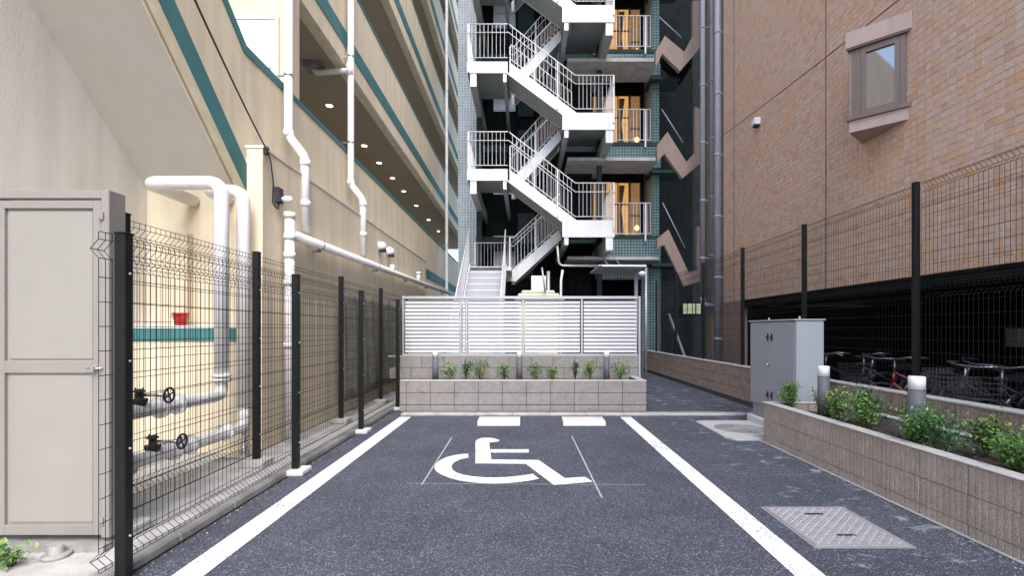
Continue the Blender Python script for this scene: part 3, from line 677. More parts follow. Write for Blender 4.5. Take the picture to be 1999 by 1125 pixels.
def valve(x, y, z, label, par=None):
    e = empty('gate_valve', (x, y, z), label, 'valve', 'gate valves')
    ob('valve_body', MB().lathe([(.04, .0), (.06, .04), (.06, .06), (.03, .065), (.028, .11), (.045, .115), (.045, .125), (.015, .14)], (x, y, z), 16), iron, e)
    ob('bolts', MB().tube([(x - .03, y, z + .12), (x - .03, y, z + .15)], .006, 6).tube([(x + .03, y, z + .12), (x + .03, y, z + .15)], .006, 6), iron, e)
    ob('stem', MB().tube([(x, y, z + .09), (x + .24, y, z + .09)], .013, 8), steel, e)
    w = MB(); wr = .058; cx = x + .24
    w.tube([(cx, y + wr * cos(a * pi / 10), z + .09 + wr * sin(a * pi / 10)) for a in range(20)], .0085, 8, closed=True)
    for a in range(4): w.tube([(cx, y, z + .09), (cx, y + wr * cos(a * pi / 2 + .4), z + .09 + wr * sin(a * pi / 2 + .4))], .007, 6)
    ob('hand_wheel', w, iron, e)
valve(-3.08, 3.93, .77, 'upper gate valve with dark hand wheel on the nearer water pipe'); valve(-3.04, 4.02, .38, 'lower gate valve with dark hand wheel on the farther water pipe')

# cables and meter
def cable(a, b, sag, label, r=.009, n=16, extra=None):
    a, b = Vector(a), Vector(b); pts = [a.lerp(b, i / n) - Vector((0, 0, sag * 4 * (i / n) * (1 - i / n))) for i in range(n + 1)]
    if extra: pts += [Vector(p) for p in extra]
    return ob('cable', MB().tube(pts, r, 6), wire, None, label, 'cable')
cable((-1.55, .8, 4.3), (-2.89, 5.52, 3.40), .12, 'black service cable swooping down to the cream wing wall', .008,
      extra=[(-2.87, 5.56, 3.30), (-2.86, 5.6, 3.05), (-2.88, 5.62, 2.85), (-2.86, 5.66, 2.79), (-2.88, 5.75, 2.80), (-2.9, 5.8, 2.92)])
cable((4.9, .5, 5.4), (5.12, 12.75, 6.42), .1, 'dark cable strung along the tiled wall up to the right', .008)
e = empty('cable_hook', (-2.9, 5.52, 3.38), 'small dark insulator hook at the top corner of the wing wall', 'hook')
ob('insulator', MB().lathe([(.012, -.05), (.03, -.03), (.02, 0), (.03, .03), (.012, .05)], (-2.90, 5.53, 3.40), 12), iron, e)
e = empty('power_socket', (-2.92, 5.8, 2.95), 'small weatherproof socket with white lamp on the wing wall', 'socket')
ob('back_box', MB().bbox(-2.928, -2.87, 5.74, 5.86, 2.88, 3.06, .006), iron, e)
ob('lamp', MB().lathe([(.03, 0), (.045, .05), (.04, .1), (.01, .12)], (-2.87, 5.83, 2.93), 14, 0, 'x'), whitem, e)

# ---------------------------------------------------------------- right building
RB = empty('tiled_building', (7, 6, 0), 'brown tiled building raised over a dark bicycle area on the right', 'building')
RX = 5.2; ZB = 2.09
def rb(name, mb, m): return ob(name, mb, m, RB)
rb('core_wall', MB().box(RX + .006, 9, -9, 12.86, ZB + .01, 20), [jointm])
rb('upper_wall', MB().box(RX - .006, RX + .0055, -9, 12.86, 12.5, 20), far_tile)
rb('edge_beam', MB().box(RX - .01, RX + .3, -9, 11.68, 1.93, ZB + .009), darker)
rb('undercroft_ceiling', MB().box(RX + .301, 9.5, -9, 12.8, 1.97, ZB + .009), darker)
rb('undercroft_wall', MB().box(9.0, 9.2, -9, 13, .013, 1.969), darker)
rb('undercroft_wall', MB().box(5.3, 8.999, 11.5, 11.69, .013, 1.929), darker)  # end wall added to shut out light from the far opening
rb('end_pier', MB().box(RX + .0, 6.4, 11.7, 12.86, .01, ZB + .009), brownw)
# tiles
tw, th, gp = .110, .084, .007
tms = []
for t in tones:
    mb = MB().bbox(-.012, .0, -tw / 2, tw / 2, -th / 2, th / 2, .003); mb.f = mb.f; tms.append(mb.mesh('tile', t))
tiles = []
row = 0; z = ZB + .01 + th / 2
rt = random.Random(11)
def intile_window(y, z): return 6.75 < y < 7.5 and 4.25 < z < 5.7
wts = [34, 26, 16, 10, 10, 4]
joints = (7.9 + .53, 11.0)
while z < 12.45:
    y = 2.0
    while y + tw / 2 < 12.86:
        if not intile_window(y, z): tiles.append((y, z, rt.choices(range(6), wts)[0], rt.uniform(-.003, .003)))
        y += tw + gp
    z += th + gp; row += 1
def shown(t):
    y, z = t[0], t[1]; px = 1024 + F * RX / y; py = 645 - (z - EYE) * F / y
    return (px < 1990 and 0 < py < 640)
vis = sorted([t for t in tiles if shown(t)], key=lambda t: t[0])
# keep 300 largest-showing (nearest) as parts
parts = set(id(t) for t in vis[:298])
joined = MB()
for t in tiles:
    y, z, ti, dx = t
    if id(t) in parts: inst('tile', tms[ti], (RX + .012 + dx * .6, y, z), RB)
    else:
        x0, x1 = RX + dx * .6, RX + .0065
        a, b, c, d = y - tw / 2, y + tw / 2, z - th / 2, z + th / 2
        joined.add([(x0, a, c), (x0, b, c), (x0, b, d), (x0, a, d), (x1, a, c), (x1, b, c), (x1, b, d), (x1, a, d)], [(0, 3, 2, 1), (0, 1, 5, 4), (2, 3, 7, 6), (1, 2, 6, 5), (3, 0, 4, 7)], ti)
ob('wall_tiles', joined, tones, RB, kind='stuff')
# movement joints
for y in (8.48, 12.2): rb('movement_joint', MB().box(RX - .0065, RX + .012, y - .009, y + .009, ZB + .01, 12.4), bronze)
# triangular bay window
A, B_, D_ = (5.2, 6.65), (4.70, 7.12), (5.2, 7.56)
def tri(inset=0, off=0):
    dA = Vector((-.5, .47)).normalized(); nrm = Vector((-dA.y, -dA.x)) ; nrm = Vector((-.47, -.5)).normalized()
    return nrm, dA
nrm, dA = tri()
def bayprism(z0, z1, ov):
    a = Vector((5.197, 6.65)) + Vector((0, -ov)); b = Vector(B_) + Vector((-ov, -ov * .2)); d = Vector((5.197, 7.56)) + Vector((0, ov))
    return [(a.x, a.y), (b.x, b.y), (d.x, d.y)], z0, z1
bw_ = empty('bay_window', (5.1, 7.1, 4.2), 'triangular bronze bay window jutting from the brown tiled wall', 'window')
for nm, z0, z1, ov, m in (('apron', 4.24, 4.405, .0, wtrim), ('sill', 4.407, 4.455, .05, bronze), ('lintel', 5.45, 5.68, .06, wtrim), ('lintel_lip', 5.425, 5.449, .045, bronze)):
    pts, a, b = bayprism(z0, z1, ov); ob(nm, MB().prism(pts, 'z', a, b), m, bw_)
def onface(t, d): return Vector((5.197, 6.65)).lerp(Vector(B_), t) - nrm * 0 + nrm * d
def facebox(t0, t1, z0, z1, d0, d1):
    p = [onface(t0, d0), onface(t1, d0), onface(t1, d1), onface(t0, d1)]; return MB().prism([(q.x, q.y) for q in p], 'z', z0, z1)
zl, zh = 4.457, 5.423
ob('side_panel', facebox(.80, .995, zl, zh, -.06, -.012), bronze, bw_)
ob('end_frame', facebox(.05, .14, zl, zh, -.06, -.008), bronze, bw_)
fr_ = ob('sash', facebox(.145, .23, zl, zh, -.06, -.004), bronze, bw_)
ob('sash', facebox(.71, .795, zl, zh, -.06, -.004), bronze, bw_)
ob('sash_rail', facebox(.2305, .7095, zl, zl + .075, -.06, -.004), bronze, bw_)
ob('sash_rail', facebox(.2305, .7095, zh - .085, zh, -.06, -.004), bronze, bw_)
ob('pane', facebox(.2305, .7095, zl + .076, zh - .086, -.045, -.035), glass, bw_)
ob('return_panel', MB().prism([(B_[0] + .01, B_[1] + .0), (5.197, 7.55), (5.197, 7.50), (B_[0] + .05, B_[1] - .02)], 'z', zl, zh), bronze, bw_)
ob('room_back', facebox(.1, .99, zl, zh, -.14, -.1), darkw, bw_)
# wall lamp box
e = empty('wall_box', (5.13, 10.9, 5.95), 'small white box light high on the brown tiled wall', 'wall light')
ob('housing', MB().bbox(5.06, 5.197, 10.82, 10.98, 5.93, 6.08, .01), whitem, e); ob('lens', MB().bbox(5.08, 5.19, 10.84, 10.96, 5.885, 5.929, .005), rubber, e)
# right-hand drainpipes
def rpipe(x, y, r, z0, label, m=pipeg):
    e = empty('drainpipe', (x, y, z0), label, 'drainpipe', 'grey downpipes beside the tiled building')
    ob('pipe', MB().tube([(x, y, z0), (x, y, 18)], r, 16), m, e)
    z = z0 + 1.1
    while z < 17:
        ob('bracket', MB().tube([(x, y, z - .03), (x, y, z + .03)], r + .012, 16).box(x + r * .5, x + r + .12, y - .02, y + .02, z - .015, z + .015), m, e); z += 1.62
    return e
rpipe(5.09, 12.98, .078, .05, 'thick grey downpipe at the far corner of the tiled wall')
rpipe(5.0, 13.8, .07, 2.3, 'purplish grey downpipe left of the corner one, its foot bent sideways')
rpipe(5.17, 13.6, .04, 2.35, 'slim grey downpipe squeezed between the two thicker ones')
ob('pipe_bend', MB().tube(elbowpath([(5.0, 13.8, 2.32), (5.0, 13.8, 2.1), (5.3, 13.8, 2.05)], .12), .07, 14), pipeg, None, 'grey pipe bend turning into the wall below the purplish downpipe', 'pipe')
# brown stair block behind the pipes
BS = empty('stair_tower', (4.8, 15.2, 0), 'brown stair tower with zigzag parapets behind the grey downpipes', 'building')
zz = [
 [(1280, 100), (1298, 69), (1336, 101), (1353, 68), (1353, 0), (1366, 0), (1366, 92), (1327, 138), (1293, 104), (1280, 130)],
 [(1283, 283), (1303, 257), (1340, 316), (1357, 297), (1357, 208), (1368, 212), (1368, 318), (1332, 348), (1297, 300), (1283, 315)],
 [(1283, 466), (1305, 448), (1344, 531), (1361, 526), (1361, 441), (1372, 445), (1372, 548), (1335, 559), (1297, 478), (1283, 484)],
 [(1278, -95), (1294, -130), (1332, -118), (1350, -160), (1350, -200), (1364, -200), (1364, -140), (1324, -75), (1290, -98), (1278, -70)]]
for pl_ in zz:
    pts = [U(a, b, 15.2) for a, b in pl_]; ob('parapet', MB().prism(pts, 'y', 15.2, 15.36), brownw, BS)
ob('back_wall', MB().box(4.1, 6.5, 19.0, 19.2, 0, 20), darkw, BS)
ob('corner_pier', MB().box(5.30, 6.5, 13.95, 14.3, 0, 20), brownw, BS)
for pl_ in zz[:3]:
    q = [U(a, b, 15.35) for a, b in (pl_[1], pl_[2])]
    ob('handrail', MB().tube([(q[0][0] + .0, 16.0, q[0][1] + 1.0), (q[1][0] + .1, 16.0, q[1][1] + .85)], .018, 8), pipeg, BS)
ob('flight', MB().prism([U(1297, 90, 15.9), U(1340, 130, 15.9), U(1340, 145, 15.9), U(1297, 105, 15.9)], 'y', 15.4, 16.6), darkw, BS)
for k_ in range(4): ob('cladding_rib', MB().box(4.35 + .25 * k_, 4.38 + .25 * k_, 18.93, 18.999, 0, 20), dkgreen, BS)

# ---------------------------------------------------------------- rear building
RE = empty('rear_building', (1, 18, 0), 'dark green tiled apartment building behind the white stair', 'building')
def re(name, mb, m, par=None): return ob(name, mb, m, par or RE)
FL = [4.56, 7.67, 10.78, 13.89, 17.0]
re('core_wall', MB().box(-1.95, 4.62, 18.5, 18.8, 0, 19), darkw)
re('tile_pier', MB().box(-2.3, -1.66, 17.0, 18.49, 0, 19), ltile)
re('tile_pier', MB().box(4.30, 4.55, 16.6, 18.49, 0, 19), gtile)
re('tile_pier', MB().box(1.55, 2.35, 17.2, 18.49, 0, 19), darkw)
re('side_wall', MB().box(-1.655, -1.5, 17.1, 18.49, 0, 19), darkw)
re('ground_tile_wall', MB().box(2.4, 4.6, 16.62, 16.7, 3.1, 3.70), gtile)
re('ground_tile_wall', MB().box(3.95, 4.6, 16.62, 16.7, 0, 3.099), gtile)
re('ground_wall', MB().box(-1.5, 2.38, 17.4, 17.6, 0, 3.2), darker)
for k_, f in enumerate(FL):
    re('floor_slab', MB().box(-1.65, 4.29, 16.72, 18.49, f - .22, f - .001), dkgreen)
    re('tile_band', MB().box(2.42, 4.56, 16.45, 16.6, f - .86, f - .12), gtile)
    re('tile_band_edge', MB().box(2.40, 4.58, 16.42, 16.62, f - .119, f - .0), dkgreen)
    re('canopy', MB().box(1.35, 4.2, 15.4, 16.7, f - .97, f - .87), conc)
    if k_ < 4: re('canopy', MB().box(4.21, 5.25, 16.3, 17.2, f - 1.06, f - .96), dkgreen)
    w = re('window', MB().box(2.95, 3.72, 17.62, 17.66, f + .05, f + 2.1), warm)
    ob('frame', MB().box(2.9, 2.949, 17.58, 17.68, f, f + 2.15).box(3.32, 3.36, 17.58, 17.615, f + .05, f + 2.1).box(3.721, 3.77, 17.58, 17.68, f, f + 2.15).box(2.95, 3.72, 17.58, 17.615, f + 1.3, f + 1.34), brnd, w)
    ob('curtain', MB().prism([(3.37, f + .06), (3.60, f + .06), (3.46, f + 1.1), (3.58, f + 2.0), (3.38, f + 2.0)], 'y', 17.57, 17.6), brnd, w)
    w2 = re('window', MB().box(3.80, 4.12, 17.62, 17.66, f + .05, f + 2.1), warm3)
    ob('frame', MB().box(3.771, 3.799, 17.58, 17.68, f, f + 2.15).box(4.121, 4.15, 17.58, 17.68, f, f + 2.15).box(3.80, 4.12, 17.58, 17.615, f + .9, f + .95), brnd, w2)
    re('window', MB().box(2.45, 2.88, 17.64, 17.66, f + .05, f + 2.1), warm3)
    re('porch_lamp', MB().lathe([(.02, -.09), (.07, -.05), (.085, 0), (.07, .05), (.02, .09)], (3.95, 17.3, f + .42), 14), warm2)
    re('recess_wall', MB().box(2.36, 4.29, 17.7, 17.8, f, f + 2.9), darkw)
    r_ = MB(); X0, X1, Yr = 2.93, 4.17, 16.3
    r_.tube([(X0, Yr, f + 1.04), (X1, Yr, f + 1.04)], .018, 6).tube([(X0, Yr, f + .02), (X1, Yr, f + .02)], .014, 6)
    nb = 11
    for i in range(nb + 1): xx = X0 + (X1 - X0) * i / nb; r_.tube([(xx, Yr, f + .02), (xx, Yr, f + 1.04)], .008, 4)
    r_.bbox(3.98, 4.03, Yr - .02, Yr + .03, f - .22, f + 1.03, .003)
    re('balcony_railing', r_, stairw)
    # landing doors / windows behind the stair
    re('entrance_door', MB().bbox(.55, 1.35, 18.40, 18.46, f, f + 2.0, .004), brnd)
    w = re('window', MB().box(-1.15, -.35, 18.40, 18.43, f + .0 - 1.2, f + .35), frost)
    gr = MB()
    for i in range(5): gr.box(-1.15 + .2 * i - .01, -1.15 + .2 * i + .01, 18.36, 18.38, f - 1.2, f + .35)
    for i in range(4): gr.box(-1.16, -.34, 18.34, 18.36, f - 1.15 + .48 * i, f - 1.13 + .48 * i)
    ob('grille', gr, alumd, w)
    re('green_panel', MB().box(-.25, .35, 18.38, 18.44, f - 1.4, f + 1.2), dkgreen)
# far background closing the gaps
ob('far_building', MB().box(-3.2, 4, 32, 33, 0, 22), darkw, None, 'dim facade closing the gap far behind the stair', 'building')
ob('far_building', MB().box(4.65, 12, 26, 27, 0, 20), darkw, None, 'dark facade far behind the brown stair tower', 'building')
lwn = empty('lit_window', (5.8, 17.8, 2), 'small greenish lit window deep in the dark gap on the right', 'window')
def WU(px, py): x, z = U(px, py, 17.8); return x, z
for a, b in ((1334, 1341), (1343, 1351), (1353, 1357), (1360, 1368)):
    x0, z1_ = WU(a, 593); x1, z0_ = WU(b, 613); ob('pane', MB().box(x0, x1, 17.8, 17.84, z0_, z1_), pale_e, lwn)
ob('frame', MB().box(WU(1330, 590)[0], WU(1372, 590)[0], 17.845, 17.9, WU(0, 616)[1], WU(0, 590)[1]), darker, lwn)
e = empty('leaning_board', (4.4, 13, 0), 'pale board leaning diagonally in the dark gap behind the low wall', 'board')
a_, b_ = U(1304, 612, 14.5), U(1338, 697, 14.5)
ob('board', MB().prism([(a_[0], a_[1]), (a_[0] + .06, a_[1]), (b_[0] + .06, b_[1] - .1), (b_[0], b_[1] - .1)], 'y', 14.5, 14.6), conc, e)

# ---------------------------------------------------------------- white exterior stair
ST = empty('exterior_stair', (.5, 15.2, 0), 'white steel switchback stair climbing the rear building', 'staircase')
YF, YM, YM2, YK = 14.2, 15.2, 15.32, 16.3
PIT = 3.11
def stp(name, mb, m=None, par=None): return ob(name, mb, m or stairw, par or ST)
def railing(path, y, h=1.07, low=.10, posts=(), n_pitch=.108, handrail=True, r=.017):
    """path: list of (x, z) floor line; vertical railing in the plane y"""
    mb = MB(); mb.tube([(x, y, z + h) for x, z in path], r, 6); mb.tube([(x, y, z + low) for x, z in path], r * .8, 6)
    if handrail: mb.tube([(x, y - .05, z + h - .27) for x, z in path], r * .7, 6)
    for (x0, z0), (x1, z1) in zip(path[:-1], path[1:]):
        n = max(1, int(abs(x1 - x0) / n_pitch))
        for i in range(n + 1):
            t = i / n; x = x0 + (x1 - x0) * t; z = z0 + (z1 - z0) * t; mb.tube([(x, y, z + low), (x, y, z + h)], .0065, 4, cap=False)
    for x in posts:
        for (x0, z0), (x1, z1) in zip(path[:-1], path[1:]):
            if min(x0, x1) <= x <= max(x0, x1): z = z0 + (z1 - z0) * (x - x0) / (x1 - x0); mb.box(x - .022, x + .022, y - .022, y + .022, z - .3, z + h)
    return mb
def yrail(x, y0, y1, z, h=1.07):
    mb = MB().tube([(x, y0, z + h), (x, y1, z + h)], .017, 6).tube([(x, y0, z + .1), (x, y1, z + .1)], .014, 6)
    n = int((y1 - y0) / .11)
    for i in range(n + 1): y = y0 + (y1 - y0) * i / n; mb.tube([(x, y, z + .1), (x, y, z + h)], .0075, 4, cap=False)
    return mb
XL0, XL1, XR0, XR1 = -1.66, -.48, 1.09, 2.60
for k_ in range(5):
    zl_ = (6.04 + PIT * k_); zr = 4.56 + PIT * k_        # left landing above, right landing below: front flight zl_ -> zr
    zl_low = 3.2 if k_ == 0 else zl_ - PIT
    # front stringer with both landing fascias in one plate
    stp('stringer', MB().prism([(XL0, zl_ + .0), (XL1 + .02, zl_), (1.51, zr), (XR1, zr), (XR1, zr - .49), (XR0, zr - .49), (XR0, zr - .06), (XL1 - .05, zl_ - .33), (XL0, zl_ - .33)], 'y', YF, YF + .03))
    stp('inner_stringer', MB().prism([(XL1 + .02, zl_), (1.51, zr), (XR0, zr - .06), (XL1 - .05, zl_ - .33)], 'y', YM - .03, YM))
    nst = 8
    me = MB().box(-.13, .13, 0, YM - YF - .064, -.02, .02).mesh('tread', stairw)
    for i in range(1, nst):
        t = i / nst; inst('tread', me, (XL1 + (1.42 - XL1) * t, YF + .032, zl_ - (zl_ - zr) * t - .03), ST)
    stp('flight_soffit', MB().prism([(XL1, zl_ - .27), (1.4, zr - .22), (1.4, zr - .28), (XL1 - .04, zl_ - .32)], 'y', YF + .033, YM - .033), stair_shade)
    # back flight: right landing down to the left landing below
    stp('stringer', MB().prism([(XL1 + .05, zl_low), (XR0 + .05, zr - .0), (XR0 + .05, zr - .35), (XL1 + .2, zl_low - .31), (XL1 + .05, zl_low - .31)], 'y', YM2, YM2 + .03))
    stp('stringer', MB().prism([(XL1 + .05, zl_low), (XR0 + .05, zr - .0), (XR0 + .05, zr - .35), (XL1 + .2, zl_low - .31), (XL1 + .05, zl_low - .31)], 'y', YK - .03, YK))
    me = MB().box(-.13, .13, 0, YK - YM2 - .064, -.02, .02).mesh('tread', stairw)
    for i in range(1, 7):
        t = i / 7; inst('tread', me, (XL1 + .1 + (XR0 - XL1 - .1) * t, YM2 + .032, zl_low + (zr - zl_low) * t - .03), ST)
    stp('flight_soffit', MB().prism([(XL1 + .15, zl_low - .25), (XR0, zr - .28), (XR0, zr - .32), (XL1 + .2, zl_low - .30)], 'y', YM2 + .033, YK - .033), stair_shade)
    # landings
    stp('landing', MB().box(XL0 + .002, XL1, YF + .032, YK + .0, zl_ - .10, zl_ - .04), stair_shade)
    stp('landing', MB().box(XR0 + .002, XR1 - .032, YF + .032, 16.4, zr - .16, zr - .10), stair_shade)
    stp('end_fascia', MB().box(XR1 - .03, XR1, YF + .031, 16.4, zr - .48, zr), None)
    stp('end_fascia', MB().box(XL0, XL0 + .03, YF + .031, YK, zl_ - .33, zl_), None)
    for (xa, xb, zt, hh) in ((-1.57, -1.39, zl_ - .331, .38), (-.62, -.52, zl_ - .331, .25), (2.35, 2.56, zr - .491, .37), (1.15, 1.27, zr - .491, .22)):
        stp('beam', MB().box(xa, xb, YF + .02, YF + .04, zt - hh, zt).box(xa, xb, YF + .041, 18.4, zt - hh, zt, 1), [stairw, stair_shade])  # lit end plate in stair white, shaded length in the darkened copy
    # railings
    stp('railing', railing([(XL0 + .02, zl_), (XL1 + .02, zl_), (1.46, zr), (XR1 - .01, zr)], YF - .02, posts=(XL0 + .05, XL1 + .02, .95, XR1 - .03)))
    stp('railing', railing([(XL1 + .05, zl_), (1.46, zr)], YM + .0, posts=(.3,), handrail=False))
    stp('railing', railing([(XL1 - .0, zl_low), (XL1 + .15, zl_low), (XR0, zr)], YM2 - .0, posts=(XL1 + .02, .35)))
    stp('railing', railing([(XL1 + .05, zl_low), (XR0, zr)], YK + .02, posts=(.35,), handrail=False))
    stp('railing', yrail(XR1 - .02, YF, 16.3, zr)); stp('railing', yrail(XL0 + .02, YF, YK, zl_))
# lower landing and entry steps
stp('landing', MB().box(XL0, XL1 + .1, 14.0, YK, 3.08, 3.195), stairw)
stp('fascia', MB().box(-.55, XL1 + .15, YM2 - .08, YM2 - .03, 2.9, 3.2), stairw)
stp('railing', railing([(XL0, 3.2), (-.55, 3.2)], YK - .05, posts=(XL0 + .02,), handrail=False))
me = MB().box(-.50, .50, 0, .26, -.022, .0).mesh('tread', stairw); mr_ = MB().box(-.50, .50, .0, .012, -.165, -.0).mesh('riser', cabm)
for i in range(17):
    inst('tread', me, (-1.045, 14.0 - .25 * (i + 1) , 3.2 - .188 * (i + 1) + .0), ST)
    inst('riser', mr_, (-1.045, 14.0 - .25 * (i + 1) + .262 - .012, 3.2 - .188 * i - .025), ST)
for xx in (-1.575, -.545):
    stp('stringer', MB().prism([(13.99, 3.28), (9.72, .07), (9.72, 0.0), (9.9, .0), (13.99, 2.95)], 'x', xx, xx + .03))
    mb = MB().tube([(xx, 9.8, 1.08), (xx, 13.98, 4.24), (xx, 13.98, 3.2)], .02, 6).tube([(xx, 9.8, .3), (xx, 13.98, 3.45)], .015, 6)
    for i in range(1, 34): t = i / 34; y = 9.8 + 4.18 * t; mb.tube([(xx, y, .3 + 3.15 * t), (xx, y, 1.08 + 3.16 * t)], .008, 4, cap=False)
    stp('railing', mb)
stp('side_panel', MB().prism([(13.9, 3.35), (9.9, .33), (9.9, .95), (13.9, 4.1)], 'x', -1.612, -1.602), cabm)
stp('column', MB().box(-1.57, -1.42, 16.1, 16.25, 0, 3.07), dkgreen); stp('column', MB().box(2.35, 2.5, 15.9, 16.05, 0, 17), dkgreen); stp('column', MB().box(-1.57, -1.42, 16.31, 16.46, 3.2, 17), dkgreen)

# ---------------------------------------------------------------- things behind the louvre screen
tk = empty('water_tank', (.4, 12, 0), 'beige equipment tank with rounded lid peeping over the louvre screen', 'tank')
x0, x1 = (1013 - 1024) * 12 / F, (1090 - 1024) * 12 / F
ob('tank_body', MB().bbox(x0, x1, 12, 12.9, .3, 2.18, .04), beige, tk); ob('tank_lid', MB().bbox(x0 - .03, x1 + .03, 11.96, 12.94, 2.182, 2.28, .035).bbox(x0 + .06, x1 - .08, 12.05, 12.8, 2.281, 2.36, .03), beige, tk)
ob('platform', MB().box(x0 - .1, x1 + .15, 11.9, 13, 2.12, 2.155), stairw, tk)
e = empty('air_conditioner', (.2, 14.6, 1.9), 'white air conditioner unit on the wall under the stair', 'air conditioner')
x0, x1 = (1037 - 1024) * 14.6 / F, (1066 - 1024) * 14.6 / F
ob('casing', MB().bbox(x0, x1, 14.6, 14.9, 2.45, 3.0, .015), whitem, e)
ob('pedestal', MB().box(x0 + .03, x1 - .03, 14.64, 14.86, 0, 2.449), dkgreen, e)
e = empty('utility_pole', (.6, 12.5, 0), 'slim grey upright pipe standing behind the beige tank', 'pole')
ob('pipe', MB().tube([((1071 - 1024) * 12.95 / F, 13.1, 0), ((1071 - 1024) * 12.95 / F, 13.1, 2.95)], .045, 12), alumd, e)
ob('leaning_rod', MB().tube([(.50, 11.9, 2.3), (.42, 11.9, 2.9)], .022, 8), alumd, None, 'thin grey rod leaning over the beige tank', 'rod')
ob('rod', MB().tube([(.88, 12.0, 0), (.89, 12.0, 2.6), (.93, 12.0, 2.85)], .03, 8), pipew, None, 'white upright pipe between the tank and the dark recess', 'pipe')
cn = empty('canopy_frame', (2.3, 13, 0), 'grey pipe frame with a flat white canopy beside the rear building', 'canopy')
ob('pipe', MB().tube(elbowpath([(*U(1088, 480, 13)[:1], 13, U(0, 480, 13)[1]), (U(1091, 0, 13)[0], 13, U(0, 519, 13)[1]), (U(1175, 0, 13)[0], 13, U(0, 520, 13)[1])], .15), .03, 10), alumd, cn)
ob('roof_sheet', MB().bbox(U(1168, 0, 13)[0], U(1262, 0, 13)[0], 13, 14.6, U(0, 521, 13)[1], U(0, 517, 13)[1], .01), whitem, cn)
ob('post', MB().tube([(U(1262, 0, 13)[0], 13.05, 0), (U(1262, 0, 13)[0], 13.05, U(0, 522, 13)[1])], .035, 10), alumd, cn)
ob('post', MB().tube([(U(1250, 0, 13)[0], 13.5, 0), (U(1250, 0, 13)[0], 13.5, U(0, 524, 13)[1])], .05, 10), pipeg, cn)
for i in (0, 1): ob('stay_rod', MB().tube([(2.45 + .35 * i, 13.8, 3.08), (2.2 + .35 * i, 16.3, 4.3)], .01, 6), alumd, cn)
ob('wall_lamp', MB().lathe([(.03, -.06), (.09, -.02), (.1, .04), (.04, .08)], (U(1252, 0, 13)[0], 12.9, 2.85), 12), whitem, None, 'small white lamp under the corner of the flat canopy', 'lamp')
for i, (a, b) in enumerate(((905, 985), (1022, 1050))):
    e = empty('equipment_box', ((a - 1024) * 10 / F, 10, 0), 'white equipment box showing under the louvre screen, %s of two' % ('larger' if i == 0 else 'smaller'), 'box')
    ob('casing', MB().bbox((a - 1024) * 10 / F, (b - 1024) * 10 / F, 10, 10.35, .1, 1.15, .02), whitem, e)
    ob('grille', MB().bbox((a - 1024) * 10 / F + .1, (b - 1024) * 10 / F - .05, 9.985, 9.999, .3, .8, .004), alumd, e)

